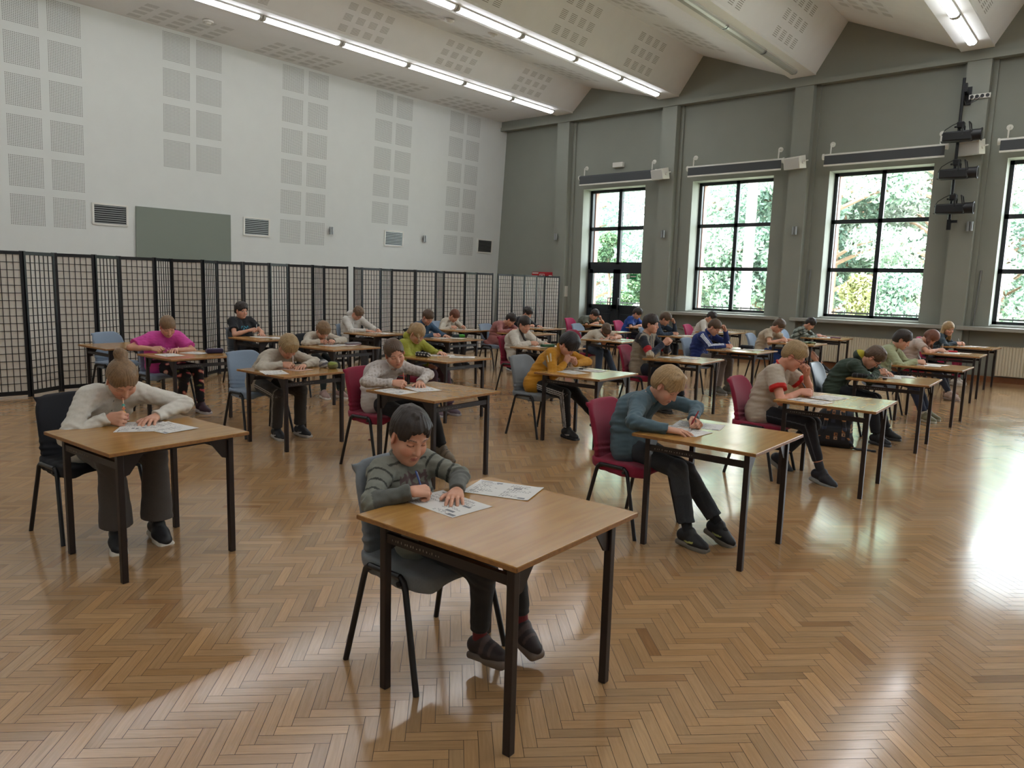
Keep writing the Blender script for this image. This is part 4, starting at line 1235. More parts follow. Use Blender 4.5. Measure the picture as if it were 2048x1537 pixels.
def kid(key, spec):
    s = spec.get('sc', 1.0); vox = spec.get('vox', .006)
    x0, y0, th0 = DK[key]
    H = np.array(spec['h'], float); Rh = rotm(*spec.get('hr', (0, 40, 0)))
    hd = lambda p: H + Rh @ (np.array(p, float) * s_h)
    s_h = spec.get('hs', 1.0)
    cx = CHAIRS[key][1] if key in CHAIRS else -.6; cy = CHAIRS[key][2] if key in CHAIRS else 0
    px, py = spec.get('pel', (cx - .03, cy))
    P = np.array([px, py, .585])
    up = np.array([0, 0, 1.]); fw = np.array([1., 0, 0]); lat = np.array([0, 1., 0])
    skb = hd((-.030, 0, -.060))
    N = skb + .062 * s * n_(.55 * n_(P - skb) + .45 * n_(-Rh[:, 2]) + np.array([-.25, 0, 0]))
    l = np.linalg.norm(N - P); Lt = .40 * s
    b = min(.10, .75 * math.sqrt(max(0, (Lt / 2) ** 2 - (l / 2) ** 2)) + .015)
    u = n_(N - P); back = np.array([-u[2], 0, u[0]]); back = back if back[0] < 0 or back[2] > 0 else -back
    back = n_(back)
    mid = (P + N) / 2 + back * b * 2
    bez = lambda t: (1 - t) ** 2 * P + 2 * t * (1 - t) * mid + t * t * N
    C = bez(.62); A = bez(.30)
    tw = R(spec.get('twist', 0)); sl = np.array([-math.sin(tw), math.cos(tw), 0])
    dn = n_(C - N); fwd_ch = n_(np.cross(sl, -dn))
    S = {}
    for sd, nm in ((-1, 'R'), (1, 'L')):
        S[nm] = N + dn * .050 * s + sl * sd * .135 * s * spec.get('sw', 1) + fwd_ch * .018
    # arms
    al = s * spec.get('al', .96); LU, LF = .262 * al, .225 * al
    arms = {}
    for sd, nm in ((-1, 'R'), (1, 'L')):
        pose = spec.get('p' + nm, 'flat')
        if nm not in spec: spec[nm] = (H[0] + .18, sd * .16, .79)
        T = np.array(spec[nm], float)
        el = spec.get('e' + nm)
        pole = (np.array(el) - S[nm]) if el is not None else np.array([-.25, sd * .9, -.55])
        # wrist from the palm's centre
        e_guess = np.array(el, float) if el is not None else S[nm] + np.array([.05, sd * .10, -.2])
        hdv = spec.get('d' + nm)
        fdir = n_(hdv) if hdv is not None else n_((T - e_guess) * np.array([1, 1, .35]))
        if pose == 'flat' and hdv is None: fdir = n_(fdir * np.array([1, 1, 0]) + np.array([0, 0, -.05]))
        W = T - fdir * .055 * s
        E = ik(S[nm], W, LU, LF, pole)
        nd = spec.get('n' + nm)
        if nd is None:
            nd = {'flat': up * 1.0 + .05 * sd * lat, 'write': up * .72 + lat * sd * .68, 'fist': up * .3 + lat * sd, 'loose': up * .6 + lat * sd * .6, 'grip': up * .5 + lat * sd * .8}[pose]
        hp, tips, tt = hand_prims(W, fdir, np.array(nd, float), sd, pose, s * 1.02, 3)
        arms[nm] = (S[nm], E, W, hp, tips, tt, sd)
    # legs
    LT, LS = .385 * s, .375 * s
    legs = {}
    for sd, nm in ((-1, 'R'), (1, 'L')):
        hip = P + np.array([.02, sd * .066 * s, -.012])
        F = np.array(spec.get('f' + nm, (px + .45, cy + sd * .10, .085)), float); F[2] = max(F[2], .102 * s)
        pole = np.array(spec.get('k' + nm, (.6, sd * .12, .8)))
        K = ik(hip, F, LT, LS, pole)
        legs[nm] = (hip, K, F, sd)
    root = empty('person', dloc(key, (0, 0, 0)), R(th0))
    tag(root, spec['label'], 'person', 'pupils writing at the desks')
    # ---------------------------------------------------------------- body
    pr = []
    T3 = [P, A, C]
    def torso(g, k=.03, tag=0):
        o = []
        w = s * spec.get('girth', 1.0)
        for sd in (-1, 1):
            q = sl * sd
            o.append(cap(P + lat * sd * .055 * w, A + q * .050 * w, .090 * w + g, .086 * w + g, k=k, tag=tag))
            o.append(cap(A + q * .050 * w, C + q * .058 * w, .084 * w + g, .086 * w + g, k=k, tag=tag))
            o.append(cap(C + q * .058 * w, N + dn * .085 * s + q * .072 * w, .086 * w + g, .062 * w + g, k=k, tag=tag))
            o.append(cap(N + dn * .085 * s + q * .06 * w, S['R' if sd < 0 else 'L'] + dn * .01, .058 * w + g, .047 * w + g, k=k, tag=tag))
            o.append(cap(N + dn * .030 * s, S['R' if sd < 0 else 'L'], .030 * w + g * .8, .043 * w + g, k=k, tag=tag))
        return o
    pr += torso(-.006)
    pr.append(cap(hd((-.022, 0, -.035)), N + dn * .03, .046 * s, .050 * s, k=.02, tag=0))
    for nm, (S_, E, W, hp, tips, tt, sd) in arms.items():
        lg = spec['shirt'].get('sleeve', 'long') == 'long'; q1, q2 = (.034, .025) if lg else (.039, .032)
        pr.append(cap(S_, E, q1 * s, q2 * s, k=.02)); pr.append(cap(E, E + (W - E) * .35, q2 * s, (q2 + .0015) * s, k=.015)); pr.append(cap(E + (W - E) * .35, W, (q2 + .0005) * s, .0210 * s, k=.015))
        pr += hp
    for nm, (hip, K, F, sd) in legs.items():
        pr.append(cap(hip, K, .066 * s, .046 * s, k=.03)); pr.append(cap(K, K + (F - K) * .35, .045 * s, .044 * s, k=.02)); pr.append(cap(K + (F - K) * .35, F, .043 * s, .028 * s, k=.02))
        pass
    # head
    M = Rh
    hs = s_h
    hp_ = []
    hp_.append(ell(hd((-.012, 0, .034)), np.array([.098, .078, .094]) * hs, M, k=.01))
    hp_.append(ell(hd((.030, 0, -.036)), np.array([.058, .058, .082]) * hs, M, k=.03))
    hp_.append(cap(hd((-.012, -.048, -.050)), hd((.052, -.020, -.090)), .024 * hs, .022 * hs, k=.03)); hp_.append(cap(hd((-.012, .048, -.050)), hd((.052, .020, -.090)), .024 * hs, .022 * hs, k=.03))
    hp_.append(sph(hd((.066, 0, -.098)), .020 * hs, k=.02))
    for sd in (-1, 1):
        hp_.append(sph(hd((.052, sd * .036, -.036)), .031 * hs, k=.025))
        hp_.append(sph(hd((.096, sd * .034, .006)), .0165 * hs, k=.016, op=1))
        hp_.append(ell(hd((.0705, sd * .0335, .004)), np.array([.0145, .0165, .0128]) * hs, M, k=.004, tag=5))
        hp_.append(cap(hd((.083, sd * .016, .024)), hd((.072, sd * .050, .026)), .0075 * hs, .0055 * hs, k=.012, tag=6))
        hp_.append(sph(hd((.0905, sd * .0105, -.036)), .0078 * hs, k=.006))
        e = hd((-.004, sd * .080, -.008))
        Me = M @ rotm(sd * 24, -12, 0)
        hp_.append(ell(e, np.array([.020, .0085, .031]) * hs, Me, k=.006)); hp_.append(ell(e + Me @ np.array([.004, sd * .007, .002]) * hs, np.array([.010, .007, .018]) * hs, Me, k=.004, op=1))
    hp_.append(cap(hd((.086, 0, .010)), hd((.1035, 0, -.033)), .0078 * hs, .0120 * hs, k=.010))
    hp_.append(cap(hd((.083, -.016, -.0640)), hd((.089, .0, -.0640)), .0048 * hs, .0066 * hs, k=.005, tag=7)); hp_.append(cap(hd((.083, .016, -.0640)), hd((.089, .0, -.0640)), .0052 * hs, .0068 * hs, k=.005, tag=7))
    hp_.append(cap(hd((.084, -.013, -.0755)), hd((.084, .013, -.0755)), .0072 * hs, k=.005, tag=7))
    pr += hp_
    V, F = sdf_mesh(pr, vox, None, 1)
    # skin colour: lips, brows, lash line, warmer cheeks, nose and ears
    q = (V - H) @ Rh / hs
    sk = SKIN * np.array(spec.get('skin', (1, 1, 1)))
    col = np.tile(sk, (len(V), 1))
    hc = np.array(hexc(HAIRC[spec['hair']['col']]))
    fr = q[:, 0] > .04
    def mixc(m, c, a): col[m] = col[m] * (1 - a) + np.array(c) * a
    for sd in (-1, 1):
        mixc(fr & (np.linalg.norm((q - np.array([.07, sd * .045, -.035])) / np.array([.05, .024, .022]), axis=1) < 1), sk * np.array([1.05, .80, .78]), .45)
        mixc(np.linalg.norm((q - np.array([0, sd * .084, -.008])) / np.array([.03, .02, .04]), axis=1) < 1, sk * np.array([1.04, .80, .76]), .5)
        ey = q - np.array([.078, sd * .0335, .004])
        lid = fr & (np.abs(ey[:, 1]) < .0165) & (np.abs(ey[:, 2]) < .013)
        mixc(lid, sk * np.array([.93, .80, .78]), .5)
        zl = -.0045 + .25 * (ey[:, 1] / .0165) ** 2 * .012
        if spec.get('eyes') == 'open':
            mixc(fr & (np.abs(ey[:, 1]) < .0145) & (np.abs(ey[:, 2] + .001) < .0065 * np.sqrt(np.maximum(0, 1 - (ey[:, 1] / .015) ** 2)) + .0008), (.55, .52, .50), .9)
            mixc(fr & (np.hypot(ey[:, 1], ey[:, 2] + .001) < .0060), (.05, .035, .03), .95)
            zl = .0052 - .006 * (ey[:, 1] / .0165) ** 2
        mixc(fr & (np.abs(ey[:, 1]) < .0165) & (np.abs(ey[:, 2] - zl) < max(.0022, vox * .48)), (.045, .03, .025), .85)
        br = q - np.array([.08, sd * .034, .0275])
        mixc(fr & (np.abs(br[:, 1]) < .0195) & (np.abs(br[:, 2] - .002 + 10 * br[:, 1] ** 2) < max(.0030, vox * .55)), np.minimum(hc * .8 + .01, sk * .7), .75)
    lp = fr & (np.abs(q[:, 1]) < .019) & (np.abs(q[:, 2] + .0695 - 7 * q[:, 1] ** 2) < .0105 * np.sqrt(np.maximum(0.05, 1 - (q[:, 1] / .020) ** 2)))
    mixc(lp, np.array(hexc('b5665c')), .75)
    mixc(fr & (np.abs(q[:, 1]) < .0175) & (np.abs(q[:, 2] + .0695 - 9 * q[:, 1] ** 2) < max(.0012, vox * .28)), (.16, .06, .055), .8)
    body = npmesh('body', V, F, M_skin, root, col)
    # ---------------------------------------------------------------- hair
    hspec = spec['hair']; st = hspec.get('style', 'short'); tk = {'short': .013, 'buzz': .006, 'bowl': .018, 'curly': .022, 'long': .016, 'tied': .009}[st] * hspec.get('tk', 1)
    hr = []
    if st in ('short', 'curly', 'buzz'):
        hr.append(ell(hd((-.014, 0, .034)), (np.array([.098, .078, .094]) + .0035) * hs, M, k=.01))
        tp = {'short': .011, 'curly': .024, 'buzz': .003}[st] * hspec.get('tk', 1)
        hr.append(ell(hd((-.008, 0, .056)), (np.array([.093, .070, .076]) + tp) * hs, M, k=.03))
        hr.append(ell(hd((-.040, 0, .000)), np.array([.078, .070, .080]) * hs, M, k=.02))
    else:
        hr.append(ell(hd((-.014, 0, .036)), (np.array([.099, .079, .095]) + tk) * hs, M, k=.01))
        hr.append(ell(hd((-.035, 0, -.005)), (np.array([.082, .072, .080]) + tk * .8) * hs, M, k=.02))
    g = np.random.default_rng(hash(key) % 1000 if False else len(key) * 7 + ord(key[0]))
    if st in ('bowl', 'curly', 'short'):
        f_ = {'bowl': .024, 'curly': .020, 'short': .013}[st]
        zf = hspec.get('fringe', .066)
        for yy in np.linspace(-.058, .058, 9):
            a_ = g.uniform(-.012, .012)
            hr.append(cap(hd((.040, yy * .85, .118 - abs(yy) * .35)), hd((.092 - yy * yy * 9, yy + a_, zf + g.uniform(-.010, .008) + abs(yy) * .05)), f_ * hs, f_ * g.uniform(.25, .45) * hs, k=.012))
        for _ in range(14):        # tufts on the crown
            d_ = n_(np.array([g.uniform(-.9, .6), g.uniform(-.7, .7), 1.0])); b0 = np.array([-.012, 0, .05]) + d_ * np.array([.09, .07, .078]); e0 = b0 + d_ * (.016 if st != 'bowl' else .010) + np.array([.014, g.uniform(-.008, .008), 0])
            hr.append(cap(hd(b0), hd(e0), .014 * hs, .005 * hs, k=.016))
    if st == 'curly':
        for _ in range(46):
            d_ = n_(g.normal(size=3) * np.array([1, 1, .8]) + np.array([-.2, 0, .5])); hr.append(sph(hd(np.array([-.014, 0, .036]) + d_ * (np.array([.099, .079, .095]) + tk * .7)), .016 * hs, k=.010))
    zc = hspec.get('line', .050)
    def jag(X):
        Q = (X - H) @ Rh / hs
        return .0035 * np.sin(Q[..., 1] * 260 + 9) + .003 * np.sin(Q[..., 1] * 140 + Q[..., 2] * 60)
    hr.append(ell(hd((.118, 0, zc - .098)), np.array([.070, .098, .098]) * hs, M, k=.008, op=1, fn=jag))
    for sd in (-1, 1):
        if st not in ('long',): hr.append(ell(hd((.008, sd * .092, -.016)), np.array([.031, .030, .043]) * hs, M, k=.010, op=1))
        hr.append(ell(hd((.058, sd * .085, -.045)), np.array([.040, .040, .062]) * hs, M, k=.010, op=1))
    nz = hspec.get('nape', -.062)
    def nape(Pq):
        Q = (Pq - H) @ Rh / hs
        return (Q[..., 2] - nz - .25 * (Q[..., 0] + .05) + .003 * np.sin(Q[..., 1] * 190)) * hs
    hr.append(fun(H - .22, H + .22, nape, k=.012, op=1))
    for ch in hspec.get('locks', []):      # hanging strands: head-frame start, then offsets in the room
        a = hd(ch[0]); ra = ch[1]
        for (off, rb) in ch[2]:
            e = a + np.array(off); hr.append(cap(a, e, ra, rb, k=.018)); a = e; ra = rb
    def strands(X):
        Q = (X - H) @ Rh
        ph = np.arctan2(Q[..., 1], Q[..., 0] + .03); rr = np.hypot(Q[..., 1], Q[..., 0] + .03)
        w1 = 3.1 * np.sin(ph * 3 + rr * 14) + 1.7 * np.sin(ph * 7.3 - Q[..., 2] * 23)
        return (.0011 * np.sin(ph * 37 + w1) * (1 + .6 * np.sin(ph * 5 + 2)) + .0009 * np.sin(ph * 71 - rr * 40 + 2 * w1) + .0012 * wob(Q, 70, 2)) * (1.0 if st != 'buzz' else .3) * np.clip(rr / .05, 0, 1)
    hv = max(vox * .9, .0042) if vox < .005 else vox
    V, F = sdf_mesh(hr, hv, strands, 1)
    Q = (V - H) @ Rh
    ph = np.arctan2(Q[:, 1], Q[:, 0] + .03)
    vz = 1 + .16 * np.sin(ph * 53 + 3 * np.sin(ph * 6 + Q[:, 2] * 20)) + .14 * wob(Q * np.array([[1, 1, .4]]), 120, 3)
    npmesh('hair', V, F, M_hair, root, np.clip(hc[None] * vz[:, None], 0, 1))
    # ---------------------------------------------------------------- upper garment
    sh = spec['shirt']; g = sh.get('ease', .010); c0 = np.array(hexc(sh['col']))
    pr = torso(g, tag=0)
    pr.append(cap(P + np.array([.015, -.072 * s, -.03]), P + np.array([.015, .072 * s, -.03]), .090 * s + g, k=.04, tag=0))
    if 'skirt' in sh:
        for sd in (-1, 1):
            hip, K, F_, _ = legs['R' if sd < 0 else 'L']
            pr.append(cap(hip, hip + (K - hip) * .9 + up * .0, .085 * s + g, .075 * s + g, k=.06, tag=0)); pr.append(cap(K, K + np.array([.02, 0, -.12]), .07 * s, .075 * s, k=.05, tag=0))
        pr.append(cap(P + np.array([-.12, -.20, -.06]), P + np.array([.1, -.22, -.16]), .03, .02, k=.08, tag=0))
    long_ = sh.get('sleeve', 'long') == 'long'
    for nm, (S_, E, W, hp, tips, tt, sd) in arms.items():
        tg = 1 if sd < 0 else 2
        if long_:
            w_ = sh.get('arm', 1.0)
            pr.append(cap(S_, E, (.045 * s + g * .75) * w_, (.035 * s + g * .75) * w_, k=.03, tag=tg))
            e2 = E + (W - E) * .95
            if nm in sh.get('rolled', ''): e2 = E + (W - E) * .55
            pr.append(Pr('cone', E, e2, (.035 * s + g * .75) * w_, (.0262 * s + g * .5) * w_, None, .02, tag=tg))
            if sh.get('cuff', True):
                ax = n_(W - E); pr.append(Pr('cone', e2 - ax * .022, e2 + ax * .006, .0285 * s + g * .6, .0285 * s + g * .6, None, .006, tag=tg))
        else:
            q = S_ + (E - S_) * sh.get('slen', .62)
            pr.append(Pr('cone', S_, q, .049 * s + g, .052 * s + g, None, .03, tag=tg))
    # cut for the neck
    nk = n_(skb - N)
    pr.append(cap(N - nk * .02, skb + nk * .06, .046 * s, .055 * s, k=.008, op=1))
    def folds(X):
        o = .0042 * wob(X, 30, len(key)) + .0026 * wob(X * np.array([1, 1, .6], np.float32), 66, 3 + len(key)) + .002 * wob(X * np.array([.7, 1, 1.3], np.float32), 105, 1)
        for nm, (S_, E, W, hp, tips, tt, sd) in arms.items():
            dE = np.linalg.norm(X - E, axis=-1)
            ax = n_(W - S_)
            o = o + .0048 * np.sin((X - E) @ ax * 150 + 2.5 * np.sin(X[..., 2] * 38 + X[..., 1] * 20)) * np.exp(-(dE / .085) ** 2)
            dS = np.linalg.norm(X - S_ - (E - S_) * .15, axis=-1); o = o + .004 * np.sin((X - S_) @ n_(np.array([.5, sd * .6, .6])) * 130 + 2 * np.sin(X[..., 0] * 45)) * np.exp(-(dS / .07) ** 2)
        dA = np.abs(X[..., 2] - A[2]); o = o + .005 * np.sin(X[..., 2] * 105 + X[..., 1] * 26 + 1.5 * np.sin(X[..., 1] * 50)) * np.exp(-(dA / .08) ** 2)
        return o * sh.get('fold', 1.0)
    sv = max(vox * 1.15, .0045)
    V, F = sdf_mesh(pr, sv, folds, 1)
    col = np.tile(c0, (len(V), 1))
    info = dict(V=V, arms=arms, N=N, C=C, P=P, A=A, S=S, dn=dn, fwd=fwd_ch, sl=sl, s=s)
    dT = np.min([p.dist(V) for p in pr if p.op == 0 and p.tag == 0], 0); dR = np.min([p.dist(V) for p in pr if p.op == 0 and p.tag == 1], 0); dL = np.min([p.dist(V) for p in pr if p.op == 0 and p.tag == 2], 0)
    part = np.argmin(np.stack([dT, dR, dL]), 0)
    tt_ = np.zeros(len(V)); outw = np.zeros(len(V))
    for i, nm in ((1, 'R'), (2, 'L')):
        S_, E, W = arms[nm][:3]; sd = arms[nm][6]
        t1, d1 = _seg(V, S_, E); t2, d2 = _seg(V, E, W)
        t = np.where(d1 < d2, t1 * .5, .5 + .5 * t2)
        base = np.where((d1 < d2)[:, None], S_ + t1[:, None] * (E - S_), E + t2[:, None] * (W - E))
        rad = V - base; rad /= np.maximum(np.linalg.norm(rad, axis=1), 1e-6)[:, None]
        ref = n_(up * .55 + lat * sd * .8)
        # stripes run along the outer side of the arm
        axd = np.where((d1 < d2)[:, None], n_(E - S_), n_(W - E))
        rp = ref[None] - axd * (axd @ ref)[:, None]; rp /= np.maximum(np.linalg.norm(rp, axis=1), 1e-6)[:, None]
        tang = np.cross(axd, rp)
        a_ = np.arctan2((rad * tang).sum(1), (rad * rp).sum(1))
        m = part == i
        tt_[m] = t[m]; outw[m] = a_[m]
    if sh.get('pat'): col = sh['pat'](col, V, part, tt_, outw, info)
    top = npmesh(sh.get('name', 'shirt'), V, F, sh.get('mat', M_cloth), root, np.clip(col, 0, 1))
    # collar / neckband / hood
    cl = sh.get('collar')
    if cl:
        pc = []; cc = np.array(hexc(sh.get('ccol', sh['col'])))
        a1 = n_(np.cross(nk, lat)); a2 = np.cross(nk, a1)
        rr = {'crew': .050, 'polo': .053, 'hood': .058, 'high': .051}[cl] * s
        tube = {'crew': .0075, 'polo': .0095, 'hood': .014, 'high': .013}[cl]
        base_ = N + nk * (.006 if cl != 'high' else .02)
        ring = []
        for k in range(17):
            a = 2 * PI * k / 16
            dip = -.022 * max(0, -math.cos(a)) if cl != 'high' else -.008
            ring.append(base_ + (a1 * math.cos(a) + a2 * math.sin(a)) * rr + nk * dip)
        # a1 points backwards or forwards: make the dip lie at the front
        if a1[0] > 0: ring = [base_ + (-(a1) * math.cos(2 * PI * k / 16) + a2 * math.sin(2 * PI * k / 16)) * rr + nk * (-.022 * max(0, -math.cos(2 * PI * k / 16)) if cl != 'high' else -.008) for k in range(17)]
        for k in range(16):
            if cl == 'polo' and k in (7, 8): continue
            pc.append(cap(ring[k], ring[k + 1], tube, k=.006))
            if cl in ('polo', 'high'): pc.append(cap(ring[k] + nk * .012, ring[k + 1] + nk * .012, tube * .8, k=.01))
        if cl == 'polo':
            for k, kk in ((6, 5), (9, 10)):
                f = ring[k]; o_ = n_(f - base_)
                pc.append(cap(f + o_ * .004, f + o_ * .012 + dn * .040, .008, .005, k=.01)); pc.append(cap(ring[kk] + n_(ring[kk] - base_) * .008, f + n_(f - base_) * .014 + dn * .036, .007, .005, k=.012)); pc.append(cap(ring[kk], f + o_ * .012 + dn * .02, .008, .006, k=.012))
        if cl == 'hood':
            bk = N - fwd_ch * .065 * s + nk * .005
            pc.append(ell(bk, np.array([.050, .095, .055]) * s, np.stack([fwd_ch, sl, -dn], 1), k=.03)); pc.append(ell(bk + nk * .02 - fwd_ch * .02, np.array([.055, .07, .04]) * s, None, k=.03))
        V2, F2 = sdf_mesh(pc, min(sv, .005), None, 1)
        cc2 = np.tile(cc, (len(V2), 1))
        if cl == 'hood' and 'hcol' in sh: cc2[(V2 - bk) @ nk > .022] = hexc(sh['hcol'])
        npmesh('hood' if cl == 'hood' else 'collar', V2, F2, sh.get('mat', M_cloth), top, cc2)
    # ---------------------------------------------------------------- trousers
    tr = spec['pants']; g = tr.get('ease', .010); c1 = np.array(hexc(tr['col']))
    pr = []
    for sd in (-1, 1): pr.append(cap(P + lat * sd * .050 * s - up * .01, P + lat * sd * .045 * s + (A - P) * .30, .084 * s + g * .3, .076 * s, k=.03, tag=0))
    for nm, (hip, K, F_, sd) in legs.items():
        tg = 1 if sd < 0 else 2
        r2 = tr.get('hem', .040) * s; e = K + (F_ - K) * tr.get('len', .93)
        if tr.get('len', .93) < .4: e = hip + (K - hip) * .92
        if tr.get('len', .93) >= .4:
            pr.append(cap(hip, K, .064 * s + g, .050 * s + g, k=.03, tag=tg)); pr.append(Pr('cone', K, e, .050 * s + g, r2 + g * .5, None, .025, tag=tg))
        else: pr.append(Pr('cone', hip, e, .076 * s + g, .066 * s + g, None, .03, tag=tg))
    def pf(X):
        o = .003 * wob(X, 28, 1 + len(key)) + .0018 * wob(X, 60, 4)
        for nm, (hip, K, F_, sd) in legs.items():
            o = o + .0045 * np.sin((X[..., 0] * .6 + X[..., 2]) * 120 + X[..., 1] * 30) * np.exp(-(np.linalg.norm(X - K, axis=-1) / .07) ** 2)
            o = o + .004 * np.sin(X[..., 2] * 150 + X[..., 0] * 40) * np.exp(-(np.linalg.norm(X - F_, axis=-1) / .07) ** 2)
        return o
    V, F = sdf_mesh(pr, sv, pf, 1)
    col = np.tile(c1, (len(V), 1))
    dd = np.stack([np.min([p.dist(V) for p in pr if p.tag == i], 0) for i in range(3)]); part = np.argmin(dd, 0)
    tt_ = np.zeros(len(V)); outw = np.zeros(len(V))
    for i, nm in ((1, 'R'), (2, 'L')):
        hip, K, F_, sd = legs[nm]
        t1, d1 = _seg(V, hip, K); t2, d2 = _seg(V, K, F_); first = d1 < d2
        base = np.where(first[:, None], hip + t1[:, None] * (K - hip), K + t2[:, None] * (F_ - K))
        rad = V - base; axd = np.where(first[:, None], n_(K - hip), n_(F_ - K)); rad = rad - axd * (rad * axd).sum(1)[:, None]; rad /= np.maximum(np.linalg.norm(rad, axis=1), 1e-6)[:, None]
        ref = lat * sd; rp = ref[None] - axd * (axd @ ref)[:, None]; rp /= np.maximum(np.linalg.norm(rp, axis=1), 1e-6)[:, None]
        a_ = np.arctan2((rad * np.cross(axd, rp)).sum(1), (rad * rp).sum(1))
        m = part == i
        tt_[m] = np.where(first, t1 * .5, .5 + .5 * t2)[m]; outw[m] = a_[m]
    if tr.get('pat'): col = tr['pat'](col, V, part, tt_, outw, None)
    npmesh('trousers' if tr.get('len', .93) > .4 else 'shorts', V, F, tr.get('mat', M_cloth), root, np.clip(col, 0, 1))
    # ---------------------------------------------------------------- socks and shoes
    for nm, (hip, K, F_, sd) in legs.items():
        so = spec.get('sock', '1a1a1e')
        shn = n_(K - F_)
        if spec.get('feet', True):
            V, F = sdf_mesh([cap(F_ - shn * .01, F_ + shn * spec.get('sockh', .075), .0315 * s, .0345 * s, k=.01), cap(F_, F_ + n_(np.array(spec.get('g' + nm, (1, sd * .12, -.1)), float)) * .05 - up * .03, .031 * s, k=.01)], sv, None, 1)
            npmesh('sock', V, F, M_cloth, root, np.tile(hexc(so), (len(V), 1)))
            fd_ = n_(np.array(spec.get('g' + nm, (1, sd * .12, -.1)), float)); sd2 = n_(np.cross(up, fd_)); fu = np.cross(fd_, sd2)
            Mf = np.stack([fd_, sd2, fu], 1); q = lambda a, b_, c: F_ + (fd_ * a + sd2 * b_ + fu * c) * s
            ps = [cap(q(-.028, 0, -.040), q(.06, 0, -.044), .036 * s, .036 * s, k=.02), cap(q(.06, .0, -.044), q(.135, 0, -.056), .036 * s, .022 * s, k=.03), cap(q(-.02, 0, -.03), q(.02, 0, -.005), .036 * s, .036 * s, k=.02),
                  cap(q(.05, -.012, -.05), q(.12, -.012, -.058), .032 * s, .024 * s, k=.02), cap(q(.05, .012, -.05), q(.12, .012, -.058), .032 * s, .024 * s, k=.02)]
            def flat(X): return (X - F_) @ fu + .078 * s
            ps.append(fun(F_ - .3, F_ + .3, flat, k=.004, op=1))
            V, F = sdf_mesh(ps, sv, None, 1)
            sc_ = spec.get('shoe', '1c1c20'); col = np.tile(hexc(sc_), (len(V), 1)); Q = (V - F_) @ Mf / s
            if 'strap' in spec:
                st_ = (np.abs(Q[:, 0] - .045 - .2 * Q[:, 2]) < .013) | (np.abs(Q[:, 0] - .085) < .007); col[st_ & (Q[:, 2] > -.05)] = hexc(spec['strap'])
            if 'mark' in spec: col[(np.abs(Q[:, 2] + .055 - .25 * (Q[:, 0] - .03)) < .006) & (np.abs(Q[:, 0] - .04) < .035)] = hexc(spec['mark'])
            shoe = npmesh('shoe', V, F, M_shoe, root, col)
            V, F = sdf_mesh([rbox(q(.050, 0, -.083), np.array([.094, .022, .003]) * s, .015 * s, Mf, k=.01), rbox(q(.095, 0, -.083), np.array([.040, .028, .003]) * s, .015 * s, Mf, k=.02)], sv, None, 1)
            npmesh('sole', V, F, M_shoe, shoe, np.tile(hexc(spec.get('sole', '2a2826')), (len(V), 1)))
    # ---------------------------------------------------------------- glasses, watch
    if spec.get('glasses'):
        gm = MB(); cg = spec['glasses']
        for sd in (-1, 1):
            ring = [hd((.0985 - .08 * abs(.0 + .5 * (math.cos(a) * .024)) * 0, sd * .034 + math.cos(a) * .0245, .002 + math.sin(a) * .018)) for a in np.linspace(0, 2 * PI, 17)]
            gm.tube(ring, .0022 * hs, 6, caps=False)
            gm.tube([hd((.097, sd * .0585, .006)), hd((.06, sd * .084, .006)), hd((-.01, sd * .089, .008)), hd((-.022, sd * .088, -.008))], .0024 * hs, 6)
        gm.tube([hd((.0985, -.0095, .006)), hd((.103, 0, .009)), hd((.0985, .0095, .006))], .0022 * hs, 6)
        gm.build('glasses', pbr('glasses_' + key, hexc(cg), .3), root, smooth=True)
    if spec.get('watch'):
        S_, E, W, hp, tips, tt, sd = arms[spec['watch']]
        ax = n_(W - E); c_ = W - ax * .012; o1 = n_(np.cross(ax, up)); o2 = np.cross(ax, o1)
        gm = MB(); gm.tube([c_ + (o1 * math.cos(a) + o2 * math.sin(a)) * .027 * s for a in np.linspace(0, 2 * PI, 15)], .006, 6, caps=False); gm.cbox(c_ + np.array([0, 0, .03]), (.026, .026, .012))
        gm.build('wristwatch', M_black, root, smooth=True)
    # pen held in the writing hand: a thing of its own
    pn = spec.get('pen')
    if pn:
        nm = pn.get('hand', 'R'); S_, E, W, hp, tips, tt, sd = arms[nm]
        g_ = (tips[0] * .5 + tt * .5)
        ax = n_(np.array(pn.get('dir', (-.45, -.25 * sd * -1, .8)), float))
        tipz = .754
        low = g_ - ax * max(.02, (g_[2] - tipz) / max(.25, ax[2]))
        if 'dir' in pn and pn.get('free'): low = g_ - ax * .03
        pt = empty('pencil' if pn.get('pencil') else 'pen', dloc(key, tuple(low)), R(th0))
        tag(pt, pn['label'], 'pencil' if pn.get('pencil') else 'pen', 'pens and pencils in use')
        L_ = pn.get('len', .145); a = Vector(ax)
        m = MB(); m.tube([a * .012, a * L_ * .93], .0042, 8); m.tube([a * L_ * .93, a * L_], [.0042, .0030], 8)
        m.build('barrel', pbr('pen_' + key, hexc(pn['col']), .35), pt, smooth=True)
        m = MB(); m.tube([a * 0, a * .014], [.0008, .004], 8); m.build('tip', M_alu if not pn.get('pencil') else M_edge, pt, smooth=True)
        if not pn.get('pencil'):
            m = MB(); o_ = a.orthogonal().normalized() * .0052; m.tube([a * L_ * .95 + o_, a * L_ * .66 + o_], .0014, 5); m.build('clip', M_alu, pt)
